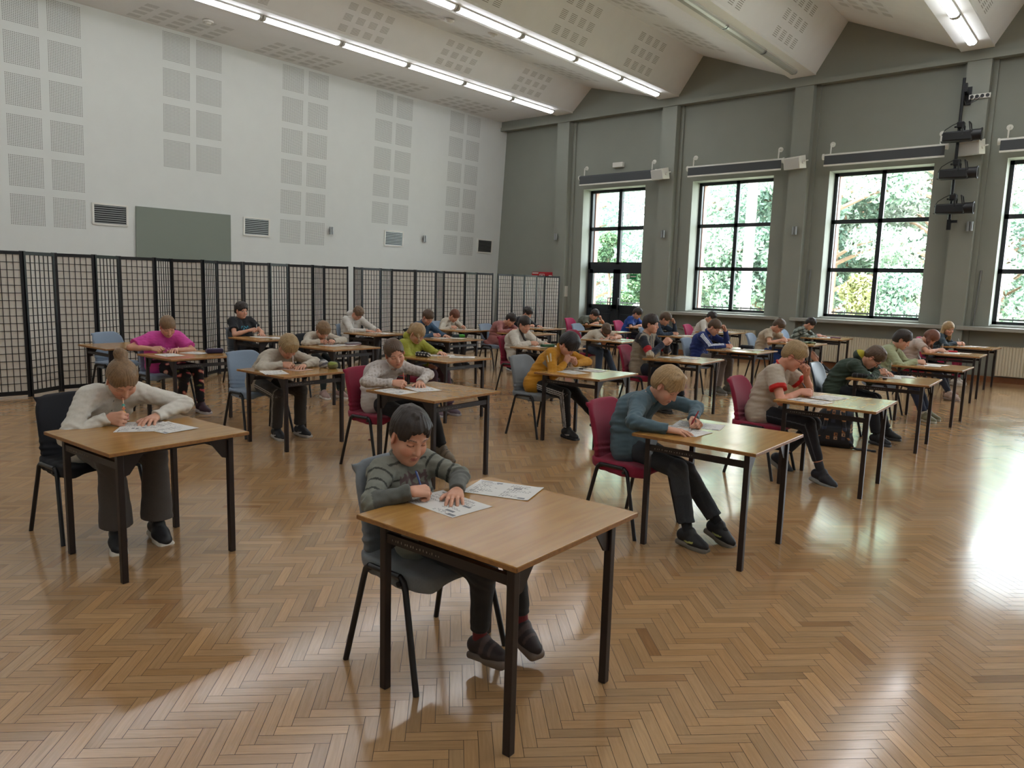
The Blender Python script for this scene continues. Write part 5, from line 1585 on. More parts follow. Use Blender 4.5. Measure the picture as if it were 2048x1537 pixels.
        if pn.get('topper'):
            m = MB()
            for i_, c_ in enumerate(('e8b23a', 'e2793a', '3aa59a')): m.add([tuple(a * (L_ * .45 + .022 * i_) + Vector((.012 * math.cos(q_), .012 * math.sin(q_), 0))) for q_ in np.linspace(0, 2 * PI, 8, endpoint=False)] + [tuple(a * (L_ * .45 + .022 * i_ + .018))], [(j, (j + 1) % 8, 8) for j in range(8)] + [tuple(range(7, -1, -1))], i_)
            m.build('bead_topper', [pbr('bead%d' % i_, hexc(c_), .5) for i_, c_ in enumerate(('e0a348', 'd8774a', '4aa59a'))], pt)
    return root
# ================================================================== the thirty pupils
def P_stripes_t1(col, V, part, t, a, I):
    z = np.where(part == 0, V[:, 2], 0)
    g = np.sin(V[:, 1] * 70) * .3 + np.sin(V[:, 0] * 90 + V[:, 2] * 30) * .3
    st = np.zeros(len(V), bool)
    for zz in (.66, .735, .81, .885): st |= (part == 0) & (np.abs(V[:, 2] - zz - .05 * (V[:, 0] + .45)) < .0055 + .002 * g)
    for tt in (.12, .26, .40): st |= (part > 0) & (np.abs(t - tt) < .014 + .004 * g)
    col[st] = hexc('33352f')
    col[(part > 0) & (t > .52)] = hexc('5b5d58')
    pr = (part == 0) & (V[:, 0] > I['C'][0] + .03) & (np.abs(V[:, 1]) < .085) & (np.abs(V[:, 2] - .79) < .040) & (np.sin(V[:, 1] * 160 + 3 * np.sin(V[:, 2] * 90)) + np.sin(V[:, 2] * 150) > -.5)
    col[pr] = hexc('5f4c4c')
    return col
def P_armlines(ca, n=3, gap=.30, w=.13, t0=0.0, both=True, leg=False, lo=0., hi=1.):
    def f(col, V, part, t, a, I):
        for i in range(n):
            c = (i - (n - 1) / 2) * gap
            col[(part > 0) & (np.abs(a - c) < w) & (t > lo) & (t < hi)] = hexc(ca)
        return col
    return f
def P_cuffs(cc, t0):
    def f(col, V, part, t, a, I):
        col[(part > 0) & (t > t0)] = hexc(cc); return col
    return f
def P_both(*fs):
    def f(*a):
        c = a[0]
        for q in fs: c = q(c, *a[1:])
        return c
    return f
def P_lace(col, V, part, t, a, I):
    m = (part > 0) & (t < .92)
    k = np.sin(V[:, 2] * 190 + 3 * np.sin(V[:, 0] * 60)) + np.sin(V[:, 1] * 170 + V[:, 0] * 120)
    col[m & (k > .5)] = hexc('a89f96')
    return col
def P_placket(cc, w=.012, dots='8d8a85'):
    def f(col, V, part, t, a, I):
        fr = (part == 0) & (((V - I['C']) @ I['fwd']) > .03)
        u = (V - I['C']) @ I['sl']
        col[fr & (np.abs(u) < w)] = hexc(cc)
        col[fr & (np.abs(u) < .0045) & (np.abs(((V[:, 2] * 100) % 6.5) - 3) < .55)] = hexc(dots)
        return col
    return f
def P_print(cc, z0, hz, hy=.07, f1=140, f2=110):
    def f(col, V, part, t, a, I):
        u = (V - I['C']) @ I['sl']; h = (V - I['C']) @ (-I['dn'])
        m = (part == 0) & (((V - I['C']) @ I['fwd']) > .04) & (np.abs(u) < hy) & (np.abs(h - z0) < hz)
        k = np.sin(u * f1 + 2 * np.sin(h * 80)) + np.sin(h * f2 + 2 * np.sin(u * 60))
        col[m & (k > .45)] = hexc(cc); return col
    return f
def P_s4(col, V, part, t, a, I):
    col[(part > 0) & (t < .30)] = hexc('1d2029'); col[(part > 0) & (t >= .30) & (t < .43)] = hexc('a8141f')
    col[(part > 0) & (t >= .43) & (t < .55)] = hexc('b0a592'); col[(part > 0) & (t >= .55)] = hexc('1f2638')
    u = (V - I['C']) @ I['sl']; h = (V - I['C']) @ (-I['dn'])
    fr = (part == 0) & (((V - I['C']) @ I['fwd']) > .02)
    col[fr & (np.abs(u) < .09) & (np.sin(u * 150) > .55) & (h > -.05)] = hexc('454850')
    col[(part == 0) & (h > .055) & ~fr] = hexc('1d2029')
    return col
def P_camo(col, V, part, t, a, I):
    k = wob(V, 48, 2) + .6 * wob(V, 90, 5)
    col[k > .25] = hexc('3d443c'); col[k < -.3] = hexc('9aa39a'); return col
def P_floral(col, V, part, t, a, I):
    k = wob(V, 42, 7); k2 = wob(V, 60, 3)
    col[(k > .42)] = hexc('c2545a'); col[(k > .58)] = hexc('e0b49a'); col[(k < -.55) & (k2 > .1)] = hexc('5f6d3c'); return col
def P_pinkprint(col, V, part, t, a, I):
    u = (V - I['C']) @ I['sl']; h = (V - I['C']) @ (-I['dn'])
    m = (part == 0) & (((V - I['C']) @ I['fwd']) > .04) & (np.abs(u) < .085) & (np.abs(h + .01) < .055)
    k = np.abs(np.sin(u * 75 + h * 95)) < .22
    k2 = np.abs(np.sin(u * 95 - h * 60)) < .16
    col[m & (k | k2)] = hexc('f3c6dd'); return col
def P_zip(cc):
    def f(col, V, part, t, a, I):
        u = (V - I['C']) @ I['sl']; fr = (part == 0) & (((V - I['C']) @ I['fwd']) > .03)
        col[fr & (np.abs(u) < .007)] = hexc(cc); return col
    return f
def P_yellow(col, V, part, t, a, I):
    u = (V - I['C']) @ I['sl']; h = (V - I['C']) @ (-I['dn'])
    fr = (part == 0) & (((V - I['C']) @ I['fwd']) > .02)
    col[fr & (h < .03) & (h > -.05)] = hexc('8e8578')
    col[(part > 0) & (t < .22) & (np.abs(np.abs(a) - .3) < .12)] = hexc('c9bfa5')
    col[fr & (np.abs(u) < .006)] = hexc('3a2c18'); return col
def P_adidas(col, V, part, t, a, I):
    for i in range(3): col[(part > 0) & (np.abs(a - (i - 1) * .36) < .13) & (t < .93)] = hexc('d3d8e2')
    return col
def P_redT(col, V, part, t, a, I):
    col[(part > 0) & (t > .235)] = hexc('c22018'); 
    u = (V - I['C']) @ I['sl']; h = (V - I['C']) @ (-I['dn']); fr = (part == 0) & (((V - I['C']) @ I['fwd']) > .03)
    col[fr & (np.abs(u - .02) < .02) & (np.abs(h + .05) < .015)] = hexc('8f2018'); return col
def P_seam(cc, w=.16, n=1, gap=.3):
    def f(col, V, part, t, a, I):
        for i in range(n): col[(part > 0) & (np.abs(a - (i - (n - 1) / 2) * gap) < w)] = hexc(cc)
        return col
    return f
def P_knee(col, V, part, t, a, I):
    col[(part > 0) & (np.abs(t - .58) < .13)] *= 1.35; return col
BLK = dict(col='17181b')
NEAR, MID, FAR, FAR2 = .0040, .0055, .0068, .0080
def hair(style, col, **k): return dict(style=style, col=col, **k)
def longlocks(n=7, ln=.24, r=.026):
    out = []
    for i in range(n):
        a = -1 + 2 * i / (n - 1)
        y = .082 * math.sin(a * 1.5); x = -.03 - .06 * math.cos(a * 1.5)
        out.append(((x, y, .03), r, [((-.01, y * .25, -ln * .45), r * .95), ((.008, y * .1, -ln * .55), r * .5)]))
    return out
KIDS = {
'T1': dict(label='boy with short dark hair in a grey striped shirt writing at the nearest desk', vox=.0034, sc=.95, hs=.97, al=.78, h=(-.52, -.02, .995), hr=(-14, 23, -3), R=(-.345, -.105, .795), L=(-.25, .0, .774), eR=(-.38, -.40, .68), eL=(-.37, .27, .80),
  pR='write', pL='flat', dR=(.40, .88, -.05), dL=(.62, -.78, -.05), fR=(-.13, .04, .15), fL=(-.07, .26, .16), gR=(1, .05, .05), gL=(1, -.25, -.25), hair=hair('short', 'dark', line=.080, fringe=.084),
  shirt=dict(col='787a70', collar='crew', ccol='6f7168', pat=P_stripes_t1, ease=.013), pants=dict(col='1f2023', hem=.036, ease=.012, len=.86), sock='6b1d24', shoe='2c2222', strap='4a3a38', sole='6f6258',
  pen=dict(label='blue pen held by the boy in the grey striped shirt', col='41568e', dir=(-.62, .22, .62))),
'S1': dict(label='girl with a hair bun in a white blouse bent low over the left desk', vox=.0036, sc=1.14, hs=1.0, h=(-.34, .02, 1.025), hr=(-8, 50, 6), R=(-.27, -.05, .795), L=(-.22, .13, .776), eR=(-.50, -.28, .80), eL=(-.30, .34, .81),
  pR='fist', pL='flat', dR=(.9, .45, -.05), dL=(.7, -.75, -.05), pel=(-.66, -.01), fR=(-.24, -.10, .085), fL=(-.20, .13, .09), gR=(.9, -.35, -.15), gL=(1, -.1, -.2), hair=hair('tied', 'darkblond', line=.066, locks=[((-.085, 0, .115), .030, [((-.012, .006, .018), .036), ((.0, -.012, .012), .030)])]),
  shirt=dict(col='cfcbc1', collar='polo', pat=P_placket('d6d2c8'), ease=.012, arm=1.05), pants=dict(col='4c4744', hem=.078, ease=.014, len=.94), sock='26262a', shoe='1b1c20', sole='d0cabd',
  pen=dict(label='pencil with coloured beads held by the girl with the hair bun', col='d8a07a', dir=(-.28, .10, .9), topper=True, pencil=True, len=.17)),
'T2': dict(label='blond boy in a teal shirt writing with his left hand', vox=.0038, sc=1.06, h=(-.40, .02, 1.02), hr=(-4, 40, 0), R=(-.17, -.25, .774), L=(-.17, .03, .80), eR=(-.41, -.37, .80), eL=(-.26, .28, .84), pR='flat', pL='write', dR=(.95, .25, -.05), dL=(.8, -.6, -.05),
  fR=(-.10, -.16, .10), fL=(.01, .06, .13), gR=(1, -.1, -.12), gL=(1, -.15, -.35), kR=(.6, .1, .6), kL=(.6, -.1, .9), hair=hair('bowl', 'blond', line=.050, fringe=.052, tk=.8), shirt=dict(col='4c626c', collar='polo', ccol='47606a', ease=.013, pat=P_placket('435862', .014, '2c3a44')),
  pants=dict(col='33373c', hem=.046, ease=.011, mat='denim', pat=P_knee, len=.88), sock='16171a', shoe='191a1d', mark='b7bc72', sole='6d675c', pen=dict(label='red pen held by the blond boy in the teal shirt', col='9c2530', hand='L', dir=(.25, .25, .75), len=.14)),
'T3': dict(label='fair-haired boy in dark-framed glasses and a white T-shirt with red cuffs', vox=.0044, sc=1.14, h=(-.39, .0, 1.105), hr=(2, 34, 0), R=(-.24, -.02, .795), L=(-.285, .05, 1.0), eR=(-.46, -.28, .80), eL=(-.34, .24, .80), pR='write', pL='fist', dR=(.85, .5, -.05), dL=(.10, -.35, .8), nL=(.5, .7, .2),
  fR=(-.06, -.06, .085), fL=(-.50, .22, .13), gR=(1, -.2, -.25), gL=(.8, .1, -.5), kL=(.8, .3, .2), hair=hair('short', 'fair', line=.070, fringe=.074, tk=1.1), skin=(1.05, .95, .95), shirt=dict(col='b5a999', sleeve='short', slen=.60, collar='crew', ccol='b82420', pat=P_redT, ease=.016), glasses='6e1a18',
  pants=dict(col='1a1c24', hem=.036, ease=.010, len=.78, pat=P_seam('4a4d55', .07)), sock='2a2c34', shoe='23252c', sole='8a8a86', pen=dict(label='dark pen held by the boy with glasses and red cuffs', col='2a2a2e', dir=(-.55, .15, .7))),
'T4': dict(label='boy with glasses in a dark green hoodie, face close to his paper', vox=.0050, sc=1.08, h=(-.235, .0, .965), hr=(2, 52, 0), R=(-.12, -.02, .82), L=(-.10, .13, .79), eR=(-.40, -.30, .82), eL=(-.22, .30, .80), pR='write', pL='flat', dR=(.8, .45, .25), fR=(-.10, -.14, .075), fL=(-.08, .28, .08), hair=hair('short', 'brown', line=.064, tk=1.15),
  shirt=dict(col='2b3a2e', collar='hood', hcol='a59a24', ease=.017, fold=1.3), pants=dict(col='15171d', hem=.045, ease=.011), sock='22262a', shoe='1d1e22', sole='3a3a3c', glasses='17171a', pen=dict(label='pen at the mouth of the boy in the dark green hoodie', col='d5d8da', dir=(-.55, .3, .5), free=1)),
'T5': dict(label='dark-haired boy in a pale green shirt writing in the right-hand row', vox=.0055, sc=1.1, h=(-.40, .0, 1.07), hr=(0, 27, 0), R=(-.13, -.04, .795), L=(-.18, .12, .775), eR=(-.44, -.22, .80), pR='write', dR=(.9, .4, 0), fR=(-.03, -.12, .08), fL=(-.02, .08, .085), hair=hair('bowl', 'dark', line=.055, fringe=.055),
  shirt=dict(col='a3a986', collar='polo', ease=.016, pat=P_print('5f7a66', -.02, .05)), pants=dict(col='232c40', hem=.044, ease=.010, mat='denim'), sock='c9c4b4', shoe='77745a', sole='9a9683', pen=dict(label='pen held by the boy in the pale green shirt', col='b8bcc0', dir=(-.5, .2, .7))),
'T6': dict(label='girl with long brown hair and blue hairband in a white T-shirt', vox=.0062, sc=1.1, h=(-.36, .0, .985), hr=(-6, 56, 0), R=(-.17, -.06, .795), L=(-.18, .14, .775), eR=(-.44, -.30, .80), pR='write', dR=(.9, .4, 0), hair=hair('long', 'ginger', line=.05, locks=longlocks(7, .23)), fR=(.02, -.20, .07), fL=(-.05, .1, .08),
  shirt=dict(col='b9aaa0', sleeve='short', collar='crew', ease=.013), pants=dict(col='1b1f2c', hem=.036, ease=.008), sock='a8978c', shoe='9c8578', sole='7b6a60', pen=dict(label='white pencil held by the girl with the blue hairband', col='d8d4cc', dir=(-.1, .1, .9), pencil=True)),
'T7': dict(label='girl with long blond hair in a denim jacket at the far right desk', vox=.0066, sc=1.08, h=(-.42, .04, 1.06), hr=(-38, 16, 4), R=(-.20, -.02, .80), L=(-.17, .10, .80), eR=(-.48, -.24, .80), pR='write', pL='loose', dR=(.9, .5, 0), hair=hair('long', 'blond', line=.055, locks=longlocks(7, .26)), eyes='open',
  shirt=dict(col='39464f', collar='polo', mat='denim', ease=.014), pants=dict(col='8c2346', hem=.04, ease=.010), sock='c9c2bb', shoe='c4bcb0', sole='b3a99b', pen=dict(label='pen held by the blond girl in denim', col='d4d4d8', dir=(-.3, .2, .8))),
'S2': dict(label='brown-haired girl in a white blouse with lace sleeves, head tilted, writing', vox=.0038, sc=1.08, h=(-.50, .0, 1.03), hr=(-24, 24, 16), R=(-.27, -.15, .795), L=(-.22, .05, .774), eR=(-.50, -.35, .80), eL=(-.34, .26, .82), pR='write', pL='flat', dR=(.85, .5, -.05), dL=(.75, -.65, -.1), fR=(-.22, -.03, .085), fL=(-.28, .40, .14), gL=(1, .0, -.2), kL=(.7, .5, .4),
  hair=hair('tied', 'brown', tk=1.1, line=.088, locks=[((-.10, .0, .02), .034, [((-.03, .02, -.05), .034), ((.0, .01, -.10), .018)])]), shirt=dict(col='bfb8b3', collar='polo', ccol='cdc7c2', ease=.012, pat=P_both(P_lace, P_placket('c6c0bb', .012))),
  pants=dict(col='131316', hem=.044, ease=.011), sock='151518', shoe='8d8272', sole='6a5f52', strap='6f6558', pen=dict(label='orange pen held by the girl in the lace-sleeved blouse', col='b8542c', dir=(-.15, -.05, .9), len=.13)),
'S3': dict(label='black-haired boy in a yellow jacket, hair over his face, hands at chin', vox=.0048, sc=1.06, h=(-.285, .06, 1.03), hr=(-10, 52, 0), R=(-.27, .02, .88), L=(-.23, .08, .87), eR=(-.42, -.24, .80), eL=(-.17, .27, .80), pR='fist', pL='fist', dR=(.2, .35, .8), dL=(-.1, -.5, .8), fR=(-.20, -.04, .085), fL=(.06, .18, .22), gL=(1, .1, -.35), kL=(.8, .3, .8),
  hair=hair('bowl', 'black', line=.03, fringe=.015, tk=1.35, nape=-.05), shirt=dict(col='b8801c', collar='high', pat=P_yellow, ease=.016), pants=dict(col='121214', hem=.038, ease=.011, pat=P_seam('b9b9b9', .085, 3, .30)), sock='121214', shoe='141416', mark='b9b9b9', sole='1c1c1e'),
'S4': dict(label='boy sitting upright in a beige and navy sweater with a red armband stripe', vox=.0050, sc=1.16, h=(-.50, .0, 1.185), hr=(0, 4, 0), R=(-.25, -.02, .975), L=(-.245, .045, .975), eR=(-.42, -.22, .84), eL=(-.40, .25, .84), pR='grip', pL='grip', dR=(.45, .35, .6), dL=(.45, -.3, .6), fR=(-.25, -.08, .10), fL=(-.05, .12, .20), gL=(1, 0, -.1), hair=hair('bowl', 'dark', line=.05, fringe=.045), eyes='open',
  shirt=dict(col='8d8271', collar='crew', pat=P_s4, ease=.014), pants=dict(col='191d2a', hem=.042, ease=.011), sock='17181c', shoe='17171a', sole='2b2724'),
'S5': dict(label='boy in a royal blue track jacket with white sleeve stripes, hand on forehead', vox=.0052, sc=1.14, h=(-.50, .02, 1.075), hr=(-2, 33, 0), R=(-.22, .0, .795), L=(-.375, .11, 1.085), eR=(-.46, -.24, .80), eL=(-.25, .26, .80), pR='write', pL='fist', dR=(.9, .35, 0), dL=(-.25, -.3, .85), nL=(.6, .7, .1), fR=(-.36, -.02, .085), fL=(-.30, .22, .10), hair=hair('buzz', 'brown', line=.05),
  shirt=dict(col='1b2f6e', collar='high', pat=P_adidas, ease=.014), pants=dict(col='746b66', hem=.048, ease=.013, pat=P_seam('b5aeb0', .09)), sock='6a6662', shoe='5e5a50', sole='8a857a', pen=dict(label='pen held by the boy in the blue track jacket', col='c9c9cc', dir=(-.5, .2, .7))),
'wtee': dict(label='boy in a cream T-shirt with bright blue trousers near the second radiator', vox=.0064, sc=1.1, h=(-.37, .0, 1.04), hr=(0, 44, 0), R=(-.20, -.12, .79), L=(-.04, .14, .775), eR=(-.52, -.28, .82), pR='write', pL='flat', dR=(.9, .3, 0), fR=(-.5, -.05, .10), fL=(-.30, .12, .10), gR=(.8, -.1, -.5), hair=hair('short', 'brown', tk=.9), glasses='1a1a1c',
  shirt=dict(col='b3a48f', sleeve='short', collar='crew', ease=.014, pat=P_print('4a4640', .0, .05, .05)), pants=dict(col='24417e', hem=.045, ease=.012), sock='8a2620', shoe='6e2420', sole='b9b0a4'),
'camo': dict(label='boy in a camouflage sweater and shorts beside the second radiator', vox=.0066, sc=1.04, h=(-.36, .0, 1.02), hr=(0, 40, 0), R=(-.17, .02, .79), L=(-.12, .14, .775), eR=(-.44, -.24, .80), pR='write', dR=(.9, .4, 0), hair=hair('short', 'dark'), shirt=dict(col='6d766e', collar='crew', pat=P_camo, ease=.015), pants=dict(col='8a7a68', len=.3, ease=.016), sock='1b1b1e', shoe='1a1a1c', sole='c9c9c4', fR=(-.05, -.05, .085), fL=(-.02, .12, .085), sockh=.11),
'whitesw': dict(label='child in a cream sweater and side-striped trousers bent over the desk', vox=.0044, sc=1.06, h=(-.20, .06, .965), hr=(-8, 54, 4), R=(-.08, -.03, .795), L=(.0, .08, .775), eR=(-.30, -.29, .80), eL=(-.14, .34, .80), pR='write', pL='flat', dR=(.85, .5, -.05), dL=(.6, -.8, -.05), pel=(-.56, -.03), fR=(-.26, -.06, .085), fL=(-.22, .20, .09), hair=hair('bowl', 'fair', line=.05, fringe=.052),
  shirt=dict(col='b5ad9e', collar='crew', ease=.014), pants=dict(col='35322f', hem=.052, ease=.013, pat=P_seam('a9a49b', .06, 2, .26)), sock='b8b4ac', sockh=.05, shoe='1b1c20', mark='b8b8b8', sole='a9a297', pen=dict(label='white pencil held by the child in side-striped trousers', col='c9b8b0', dir=(-.35, .2, .85), pencil=True)),
'green': dict(label='girl with a blond ponytail in a lime green hoodie, one hand on her knee', vox=.0050, sc=1.1, h=(-.53, .02, 1.01), hr=(-8, 42, 0), R=(-.26, .04, .585), L=(-.20, .14, .775), eR=(-.62, -.22, .66), pR='loose', pL='flat', dR=(.7, .3, -.4), hair=hair('tied', 'blond', tk=1.3, locks=[((-.10, 0, .065), .030, [((-.05, -.01, -.02), .034), ((-.05, -.02, -.08), .030), ((-.02, -.01, -.10), .014)]), ((.075, -.05, .05), .012, [((.02, -.01, -.06), .010), ((.0, 0, -.05), .005)])]),
  shirt=dict(col='9fa03c', collar='hood', ease=.017, pat=P_print('6c7a5c', -.06, .05)), pants=dict(col='57404f', hem=.05, ease=.016), sock='57404f', shoe='6a5a66', sole='9a9394', fR=(-.12, -.06, .085), fL=(-.05, .14, .09)),
'wtie': dict(label='girl with a dark braid over a loose white blouse, writing', vox=.0056, sc=1.12, h=(-.46, .0, 1.065), hr=(-16, 22, 0), R=(-.24, -.03, .795), L=(-.14, .20, .775), eR=(-.48, -.28, .80), pR='write', pL='flat', dR=(.9, .35, 0), hair=hair('tied', 'dark', tk=1.2, locks=[((-.06, -.06, -.02), .026, [((.03, .01, -.10), .022), ((.05, .03, -.12), .018), ((.03, .01, -.05), .008)])]),
  shirt=dict(col='c6bfb3', collar='polo', ease=.018, arm=1.15), pants=dict(col='1b1b1e', hem=.045, ease=.011), pen=dict(label='dark pen held by the girl with the dark braid', col='2a2420', dir=(-.3, .2, .8))),
'sleep': dict(label='boy in a cream T-shirt and jeans resting his head on his folded arms', vox=.0058, sc=1.1, h=(-.16, .02, .91), hr=(-20, 66, 26), R=(-.10, .10, .79), L=(.02, .0, .785), eR=(-.34, -.24, .80), eL=(-.10, .30, .80), pR='flat', pL='flat', dR=(.35, .9, 0), dL=(.3, -.9, 0), hair=hair('short', 'brown', tk=1.0),
  shirt=dict(col='bdb3a2', sleeve='short', collar='crew', ease=.015), pants=dict(col='3c4a5c', hem=.046, ease=.012, mat='denim'), fR=(-.22, -.10, .085), fL=(-.02, .16, .085)),
'hand': dict(label='brown-haired boy in dark blue propping his forehead on his hand', vox=.0064, sc=1.08, h=(-.45, .0, 1.065), hr=(0, 34, 0), R=(-.20, -.02, .79), L=(-.33, .10, 1.05), eR=(-.46, -.25, .80), eL=(-.24, .25, .80), pR='write', pL='fist', dR=(.9, .35, 0), dL=(-.25, -.3, .85), nL=(.6, .7, .1), hair=hair('bowl', 'brown'),
  shirt=dict(col='27374a', collar='crew', ease=.014, pat=P_camo if False else None), pants=dict(col='1b1f28', ease=.011)),
'fwhite': dict(label='dark-haired boy in a white sweater in front of the first radiator', vox=.0072, sc=1.06, h=(-.26, .05, 1.06), hr=(0, 44, 0), R=(-.12, .0, .79), L=(-.08, .14, .775), pR='write', hair=hair('short', 'dark'), shirt=dict(col='cbc7bf', collar='crew', ease=.014), pants=dict(col='23252c')),
'pink': dict(label='girl in a hot pink T-shirt and floral leggings writing', vox=.0048, sc=1.14, h=(-.50, .01, 1.05), hr=(-12, 36, 4), R=(-.40, -.17, .795), L=(-.30, -.02, .776), eR=(-.56, -.36, .80), eL=(-.46, .25, .80), pR='write', pL='flat', dR=(.85, .4, 0), dL=(.85, -.5, 0), hair=hair('tied', 'darkblond', locks=[((-.095, .01, .01), .030, [((-.02, .02, -.06), .028), ((0, 0, -.06), .012)])]),
  shirt=dict(col='cc459a', sleeve='short', slen=.78, collar='crew', ease=.022, pat=P_pinkprint, girth=1.0), girth=1.08, pants=dict(col='171218', hem=.038, ease=.009, pat=P_floral), sock='201a20', shoe='3a2230', sole='b3aaa8', fR=(-.42, .10, .12), fL=(-.20, .24, .09), gR=(.7, -.2, -.5), kR=(.8, .1, .3)),
'watch': dict(label='fair-haired child in a cream top with a dark wristwatch', vox=.0054, sc=1.02, h=(-.38, .02, .945), hr=(-10, 52, 0), R=(-.30, -.03, .80), L=(-.27, .10, .80), eR=(-.44, -.30, .80), eL=(-.36, .33, .80), pR='write', pL='loose', dR=(.7, .7, .1), dL=(.6, -.75, .1), watch='L', hair=hair('bowl', 'darkblond', fringe=.05),
  shirt=dict(col='bab1a2', collar='crew', ease=.014), pants=dict(col='1e2a2c', hem=.036, ease=.009), sock='2c3a3a', shoe='a98f88', sole='d8d0c8', fR=(-.22, -.10, .085), fL=(-.10, .10, .09), pen=dict(label='white pencil held upright by the child with a wristwatch', col='d8d2cc', dir=(-.05, .0, 1), pencil=True)),
'denim': dict(label='short-haired boy in a denim jacket behind the lime green hoodie', vox=.0066, sc=1.1, h=(-.50, .0, 1.075), hr=(-4, 36, 0), R=(-.26, -.02, .79), L=(-.16, .12, .775), pR='write', dR=(.9, .4, 0), hair=hair('short', 'brown', tk=.9), shirt=dict(col='35506a', collar='polo', mat='denim', ease=.015), pants=dict(col='17181c')),
'pinkdress': dict(label='dark-haired girl in a dusty pink dress leaning forward', vox=.0070, sc=1.1, h=(-.42, .03, .985), hr=(8, 44, 0), R=(-.20, -.10, .79), L=(-.12, .12, .775), eR=(-.58, -.26, .82), pR='write', hair=hair('tied', 'dark', locks=[((-.09, 0, .02), .028, [((-.04, 0, -.06), .026), ((-.02, 0, -.07), .012)])]),
  shirt=dict(name='dress', col='96605c', ease=.014, skirt=1), pel=(-.76, 0), pants=dict(col='8a5f5c', hem=.030, ease=.004), sock='c8bdb4', shoe='23232a', sole='b9b9b9'),
'blue': dict(label='dark-haired boy in a bright blue T-shirt in front of the glazed door', vox=.0074, sc=1.06, h=(-.34, .0, 1.065), hr=(-4, 38, 0), R=(-.25, .0, .79), L=(-.15, .12, .775), pR='write', hair=hair('bowl', 'dark'), shirt=dict(col='1d4696', sleeve='short', collar='crew', ease=.015, pat=P_print('a9bddd', 0, .05)), pants=dict(col='171a2c')),
'black': dict(label='upright boy in a black T-shirt with a blue print, holding a pencil', vox=.0056, sc=1.08, h=(-.70, .0, 1.14), hr=(4, 10, 0), R=(-.42, .02, .85), L=(-.32, .12, .78), eR=(-.62, -.24, .82), pR='write', pL='flat', dR=(.8, .45, .2), hair=hair('bowl', 'dark', line=.06, fringe=.06), eyes='open',
  shirt=dict(col='15171c', sleeve='short', collar='crew', ease=.014, pat=P_print('2f7f96', -.02, .045)), pants=dict(col='15161b'), pen=dict(label='white pencil held up by the boy in the black printed T-shirt', col='d8d8d4', dir=(-.5, .3, .8), pencil=True, free=1)),
'hoodie': dict(label='short-haired boy in a white hoodie bowing his head over the desk', vox=.0060, sc=1.2, h=(-.54, .02, 1.075), hr=(-6, 56, 0), R=(-.22, .02, .775), L=(-.14, .18, .78), eR=(-.58, -.28, .82), pR='flat', pL='write', dR=(.9, .3, 0), hair=hair('short', 'lightbrown', tk=.8, line=.07), shirt=dict(col='c6c2bb', collar='hood', ease=.017), pants=dict(col='4a494c', hem=.05, ease=.014),
  pen=dict(label='dark pen held by the boy in the white hoodie', col='20222a', hand='L', dir=(-.3, .2, .8))),
'wgirl': dict(label='red-haired girl in a white cardigan bent over her paper', vox=.0070, sc=1.08, h=(-.27, .04, 1.01), hr=(0, 48, 0), R=(-.20, -.04, .79), L=(-.10, .14, .80), eR=(-.46, -.25, .82), pR='write', pL='loose', hair=hair('tied', 'ginger', tk=1.2, locks=[((-.09, 0, .03), .030, [((-.05, -.01, -.05), .026), ((-.02, 0, -.06), .012)])]), shirt=dict(col='c4bdaf', collar='crew', ease=.014), pants=dict(col='201e24'),
  pen=dict(label='dark pen held by the red-haired girl in a white cardigan', col='1e1e22', dir=(-.3, .2, .8))),
'curly': dict(label='boy with curly dark hair in a black shirt by the last screen', vox=.0074, sc=1.08, h=(-.36, .03, 1.045), hr=(-2, 30, 0), R=(-.2, .0, .79), L=(-.1, .14, .775), pR='write', hair=hair('curly', 'dark'), shirt=dict(col='191a20', collar='crew', ease=.015, pat=P_print('8a8a8a', .02, .02, .03)), pants=dict(col='1a1a1e')),
'grey': dict(label='dark-haired boy in an olive grey T-shirt, cheek on hand, by the door', vox=.0074, sc=1.12, h=(-.14, .04, .985), hr=(-4, 42, 0), R=(-.02, -.02, .79), L=(.0, .10, .93), eL=(.05, .28, .80), pR='write', pL='fist', dL=(-.1, -.3, .85), nL=(.6, .7, .1), pel=(-.50, 0), hair=hair('short', 'dark', tk=1.2), shirt=dict(col='5c6055', sleeve='short', collar='crew', ease=.015), pants=dict(col='1f2430')),
}
MM = {'denim': M_denim}
ONLY = None
for k, sp in KIDS.items():
    if ONLY and k not in ONLY: continue
    for q in ('shirt', 'pants'):
        if isinstance(sp[q].get('mat'), str): sp[q]['mat'] = MM[sp[q]['mat']]
    kid(k, sp)
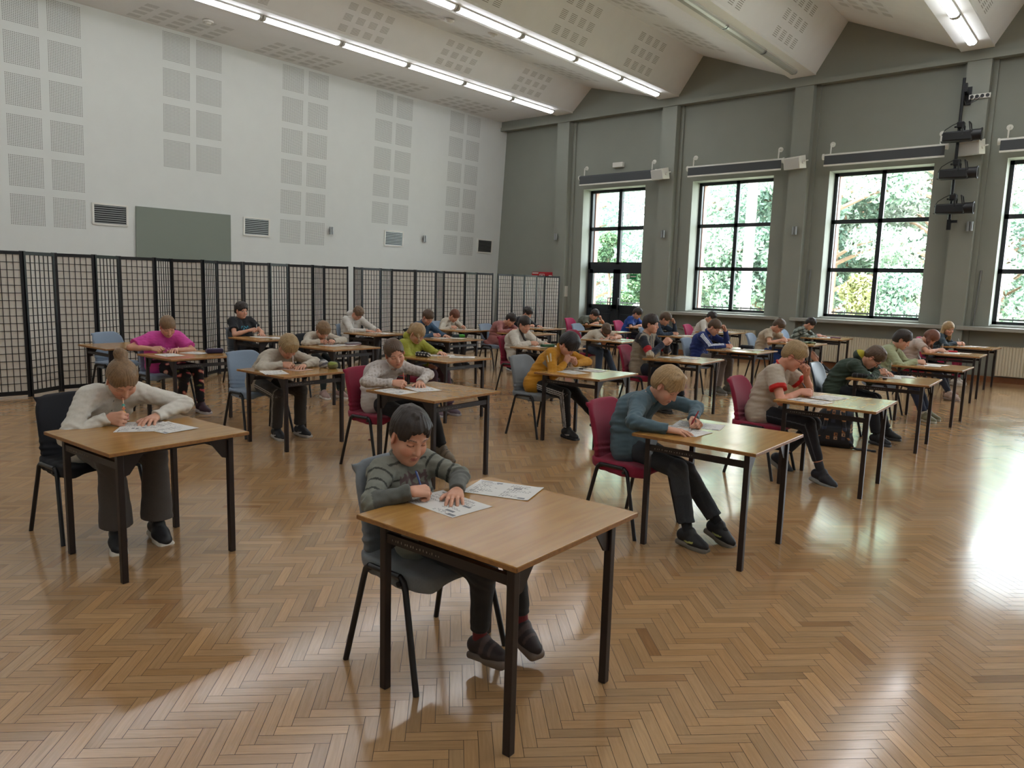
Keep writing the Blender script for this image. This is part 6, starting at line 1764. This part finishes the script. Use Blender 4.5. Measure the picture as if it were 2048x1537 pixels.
# ================================================================== papers, cases, bag
M_sheet = pbr('exam_paper', hexc('d9d7d2'), .7, noise=.02, nscale=20)
M_ink = pbr('printed_ink', hexc('6c6c6e'), .7)
M_inkd = pbr('printed_box', hexc('7d7f82'), .7)
M_pinksheet = pbr('pinkish_paper', hexc('d6b5a2'), .7)
def sheet(k, x, y, ang, lab, i=0, mat=None, seed=0):
    g = random.Random(hash_(k) + i * 7 + seed)
    p = dloc(k, (x, y, TH + .0008 + .0012 * i))
    t = MB(); a, b = .318, .225
    nx = 10
    V = []; 
    for q in range(nx + 1):
        u = -a / 2 + a * q / nx
        lift = .0025 * max(0, abs(u) - .13) / .03 * (1 if g.random() < .5 else .3)
        V += [(u, -b / 2, lift), (u, b / 2, lift)]
    t.add(V, [(2 * q, 2 * q + 2, 2 * q + 3, 2 * q + 1) for q in range(nx)], 0)
    z = .0007
    # printed lines in two columns of boxes
    for cx_ in (-.075, .075):
        yy = -b / 2 + .016
        while yy < b / 2 - .02:
            h = g.choice((.004, .0035, .0035, .012))
            if h > .01 and g.random() < .35:
                w = g.uniform(.02, .05); xx = cx_ + g.uniform(-.03, .03); t.box((xx - w / 2, yy, z - .0003), (xx + w / 2, yy + .016, z), 2); yy += .024; continue
            w = g.uniform(.03, .12); x0_ = cx_ - .06
            n = max(2, int(w / .013))
            for q in range(n):
                if g.random() < .85:
                    l_ = g.uniform(.005, .011); t.box((x0_ + q * .013, yy, z - .0003), (x0_ + q * .013 + l_, yy + .0028, z), 1)
            yy += .0095 + (.008 if g.random() < .25 else 0)
    t.box((a / 2 - .055, -b / 2 + .012, z - .0003), (a / 2 - .012, -b / 2 + .030, z), 2)
    t.box((-a / 2 + .012, b / 2 - .024, z - .0003), (-a / 2 + .07, b / 2 - .018, z), 1)
    o = t.build('exam_sheet', [mat or M_sheet, M_ink, M_inkd], fix=False)
    o.location = p; o.rotation_euler = (0, 0, R(DK[k][2] + ang))
    tag(o, lab, 'paper', 'printed exam sheets')
    return o
def hash_(k): return sum(ord(c) * (i + 3) for i, c in enumerate(k))
SH = {'T1': [(-.246, -.054, -5), (-.205, .267, 18)], 'S1': [(-.165, .03, 143), (-.026, .128, 5)], 'T2': [(-.214, .16, 14), (-.2, -.112, -4)], 'T3': [(-.15, -.22, -12), (-.09, .08, 75)], 'S2': [(-.16, -.29, 0), (-.12, -.02, -18)],
      'S3': [(-.12, -.11, -15), (-.08, .2, 10)], 'whitesw': [(.07, -.29, -21), (-.03, .02, 8)], 'T4': [(-.10, .04, 12), (.0, .25, 22)], 'pink': [(-.06, -.19, -3), (-.1, .15, 15)], 'green': [(-.18, .12, 50), (.13, .16, 40)],
      'T5': [(-.06, -.02, 5), (-.02, .2, -8)], 'T6': [(-.08, -.02, 8), (.05, .17, -5)], 'T7': [(-.08, .02, 5), (.08, .15, -8)], 'S4': [(-.2, .0, 10), (-.02, .15, -5)], 'S5': [(-.13, -.02, 5), (.1, .2, 20)],
      'wtie': [(-.15, -.03, 4), (-.10, .22, -6)], 'sleep': [(-.12, -.16, -8), (.12, .05, 12)], 'hand': [(-.12, -.02, 5), (.05, .17, -5)], 'fwhite': [(-.05, .0, 5), (.08, .2, -8)], 'watch': [(-.16, .0, 6), (-.1, .22, 30)],
      'denim': [(-.14, -.02, 4), (.02, .15, 15)], 'pinkdress': [(-.1, -.04, 6)], 'curly': [(-.12, -.02, 4), (.05, .15, 10)], 'grey': [(.0, -.05, 6)], 'blue': [(-.12, .0, 8)], 'black': [(-.15, .0, 0), (.08, .12, 8)],
      'hoodie': [(-.12, .05, 5), (.1, .1, -6)], 'wgirl': [(-.12, .0, 5), (.1, .12, 12)], 'wtee': [(-.12, -.02, 3)], 'camo': [(-.08, .02, 5), (.05, .2, -5)]}
SPECIAL = {('T1', 1): 'printed sheet lying free beside the left hand of the boy in the grey striped shirt', ('T1', 0): 'printed sheet under the pen of the boy in the grey striped shirt',
           ('whitesw', 1): 'pinkish sheet under the hands of the child in side-striped trousers', ('whitesw', 0): 'white printed sheet at the desk edge of the child in side-striped trousers'}
for k, L_ in SH.items():
    for i, (x, y, a) in enumerate(L_):
        lab = SPECIAL.get((k, i)) or (('printed sheet being written on by the ' if i == 0 else 'second printed sheet on the desk of the ') + WHO[k])
        sheet(k, x, y, a, lab, i, M_pinksheet if (k, i) == ('whitesw', 1) else None)

def pouch(name, k, x, y, ang, dim, cols, lab, cat='pencil case', pat=None, zipc=None, lump=.0):
    p = dloc(k, (x, y, TH)); a, b, c = dim
    def disp(X): return lump * wob(X, 60, hash_(k)) 
    V, F = sdf_mesh([rbox((0, 0, c / 2), np.array([a / 2 - c * .42, b / 2 - c * .42, c * .08]), c * .42, k=.01)], .0045, disp if lump else None, 1)
    V[:, 2] = np.maximum(V[:, 2], 0)
    col = np.tile(hexc(cols), (len(V), 1))
    if pat: col = pat(col, V)
    t = empty(name, p, R(DK[k][2] + ang)); tag(t, lab, cat, 'pencil cases on the desks')
    npmesh('pouch', V, F, M_cloth, t, col)
    if zipc:
        z = MB(); z.tube([(-a / 2 + .02, 0, c * .99), (-a / 4, .0, c * 1.0), (a / 4, 0, c * 1.0), (a / 2 - .02, 0, c * .99)], .003, 6); z.cbox((a / 2 - .03, .008, c * .98), (.012, .018, .003))
        z.build('zip', pbr('zip_' + k, hexc(zipc), .4), t, smooth=True)
    return t
pouch('pencil_case', 'pink', .03, .31, 78, (.20, .09, .058), '2a1d3a', 'dark purple pencil case on the desk of the girl in hot pink', zipc='a9a0b8')
pouch('pencil_case', 'green', -.20, -.20, 4, (.21, .085, .06), '141416', 'black and white patterned pencil case in front of the girl in lime green',
      pat=lambda c, V: np.where(((np.sin(V[:, 0] * 130) + np.sin(V[:, 2] * 170 + V[:, 1] * 90)) > .75)[:, None], np.array(hexc('b9b7b2'))[None], c), zipc='3a3a3c')
pouch('pencil_case', 'whitesw', .03, .33, 80, (.10, .085, .085), '8f8f8f', 'crumpled silver pouch on the desk of the child in side-striped trousers', lump=.006,
      pat=lambda c, V: np.where((wob(V, 90, 3) > .1)[:, None], np.array(hexc('b8b6b2'))[None], np.array(hexc('6a6a70'))[None]))
pouch('pencil_case', 'whitesw', .15, .355, 30, (.10, .09, .075), '6f7048', 'olive green pouch beside the crumpled silver one', lump=.004, pat=lambda c, V: np.where((wob(V, 50, 6) > .25)[:, None], np.array(hexc('8c9a4c'))[None], c))
pouch('pencil_case', 'watch', -.10, .33, 70, (.22, .11, .035), '8c6a70', 'flat pink and grey pencil case beside the child with a wristwatch', pat=lambda c, V: np.where((V[:, 2] > .018)[:, None], np.array(hexc('6d6a6c'))[None], c), zipc='c9c2c0')
pouch('pencil_case', 'denim', -.06, .30, 65, (.22, .09, .055), '1c2a2c', 'navy and bright green pencil case on the desk of the boy in the denim jacket', pat=lambda c, V: np.where((V[:, 0] > .0)[:, None], np.array(hexc('3c8a2c'))[None], c))
pouch('pencil_case', 'wtie', -.04, .04, 75, (.22, .10, .04), '24502f', 'dark green pencil case in front of the girl with the dark braid', zipc='9aa89a')
pouch('pencil_case', 'S5', -.06, .33, 5, (.22, .09, .055), '14161e', 'dark navy pencil case on the desk of the boy in the blue track jacket', zipc='3c4048')
pouch('pencil_case', 'wtee', .18, .10, 10, (.22, .12, .03), '39503a', 'green patterned pencil case near the boy in cream T-shirt and blue trousers', pat=lambda c, V: np.where((wob(V, 70, 2) > .2)[:, None], np.array(hexc('9aa888'))[None], c))
pouch('pencil_case', 'T4', -.27, -.27, 5, (.22, .06, .05), '15161a', 'black ribbed pencil case at the desk edge of the boy in dark green', pat=lambda c, V: np.where((np.abs(np.sin(V[:, 0] * 60)) < .22)[:, None], np.array(hexc('4a4c52'))[None], c))
pouch('pencil_case', 'camo', .16, .03, 8, (.20, .10, .025), '7b5560', 'flat dusky red pencil case beside the boy in the camouflage sweater')
pouch('pencil_case', 'T6', -.07, .24, 10, (.16, .06, .03), 'b01d26', 'bright red pencil case beside the girl with the blue hairband')
def small(k, x, y, col, lab, nm='eraser', d=(.045, .022, .014)):
    b = MB(); b.bbox_((0, 0, d[2] / 2), d, .003); b.cbox((-d[0] * .2, 0, d[2] / 2), (d[0] * .5, d[1] + .001, d[2] + .001), 1)
    o = b.build(nm, [pbr(nm + k, hexc(col), .5), M_black]); o.location = dloc(k, (x, y, TH + .001)); o.rotation_euler = (0, 0, R(DK[k][2] + 25)); tag(o, lab, nm, None)
small('T4', -.06, -.20, '1c1d20', 'small black eraser on the desk of the boy in dark green')
small('S3', -.20, .20, '1a1a1e', 'small black sharpener near the elbow of the boy in the yellow jacket', 'sharpener')
# hair clip dropped on the floor
b = MB(); b.tube([(-.03, 0, .008), (0, .012, .012), (.035, .004, .008)], .005, 6); b.tube([(-.02, -.012, .006), (.01, -.004, .008), (.03, -.01, .006)], .004, 6); b.cbox((.02, .01, .006), (.02, .012, .01), 1)
o = b.build('hair_clip', [pbr('clip_red', hexc('6a2c24'), .4), M_whitepl]); o.location = (-6.0, 4.79, 0); tag(o, 'small hair clip lying on the floor left of the crimson chair', 'hair clip')

# blue hairband of the far girl is part of her head gear
# rucksack leaning on the chair leg
def rucksack():
    t = empty('rucksack', (-2.40, 8.36, 0), R(14)); tag(t, 'black rucksack with orange and blue square pattern standing on the floor by a chair leg', 'rucksack')
    def pat(V):
        c = np.tile(hexc('111216'), (len(V), 1))
        cell = np.floor(np.stack([V[:, 0] * 26, V[:, 2] * 22], 1)).astype(int)
        h = ((cell[:, 0] * 73 + cell[:, 1] * 151) % 11)
        fx = np.abs((V[:, 0] * 26) % 1 - .5); fz = np.abs((V[:, 2] * 22) % 1 - .5); ring = (np.maximum(fx, fz) > .2) & (np.maximum(fx, fz) < .42)
        z = V[:, 2] > .10
        c[z & (h == 2) & ring] = hexc('8a5a34'); c[z & (h == 5) & ring] = hexc('a8866a'); c[z & (h == 8)] = hexc('262c3c')
        return c
    k = .04
    pr = [rbox((0, .03, .20), (.11, .05, .13), .06, k=k), rbox((0, -.03, .13), (.12, .06, .05), .05, k=k), rbox((0, .02, .06), (.15, .07, .02), .04, k=k), cap((-.09, .02, .34), (.09, .02, .36), .07, k=.06)]
    V, F = sdf_mesh(pr, .007, lambda X: .005 * wob(X, 24, 4), 1)
    V[:, 2] = np.maximum(V[:, 2], 0.002)
    npmesh('body', V, F, M_cloth, t, pat(V))
    for sx in (-1, 1):
        pts = [(sx * .07, -.07, .42), (sx * .085, -.115, .33), (sx * .10, -.125, .22), (sx * .13, -.115, .13), (sx * .19, -.08, .03)]
        pr = [cap(a, b, .022, .018, k=.01) for a, b in zip(pts[:-1], pts[1:])]
        V, F = sdf_mesh(pr, .006, None, 1); V[:, 2] = np.maximum(V[:, 2], .002)
        c = np.tile(hexc('14151a'), (len(V), 1)); q = ((V[:, 2] * 30).astype(int) % 3 == 0) & (np.abs(np.sin(V[:, 2] * 95)) > .4)
        c[q] = hexc('96683f'); c[((V[:, 2] * 30).astype(int) % 4 == 2)] = hexc('2c3346')
        npmesh('shoulder_strap', V, F, M_cloth, t, c)
    m = MB(); m.tube([(.17, -.06, .02), (.24, -.10, .012), (.33, -.08, .012), (.40, -.10, .012)], [.014, .012, .012, .010], 6); m.cbox((.40, -.10, .012), (.05, .03, .02)); m.build('loose_strap', M_black, t)
    m = MB(); m.tube([(-.05, .03, .42), (-.03, .0, .47), (.03, .0, .47), (.05, .03, .42)], .010, 6); m.build('grab_handle', M_black, t, smooth=True)
rucksack()
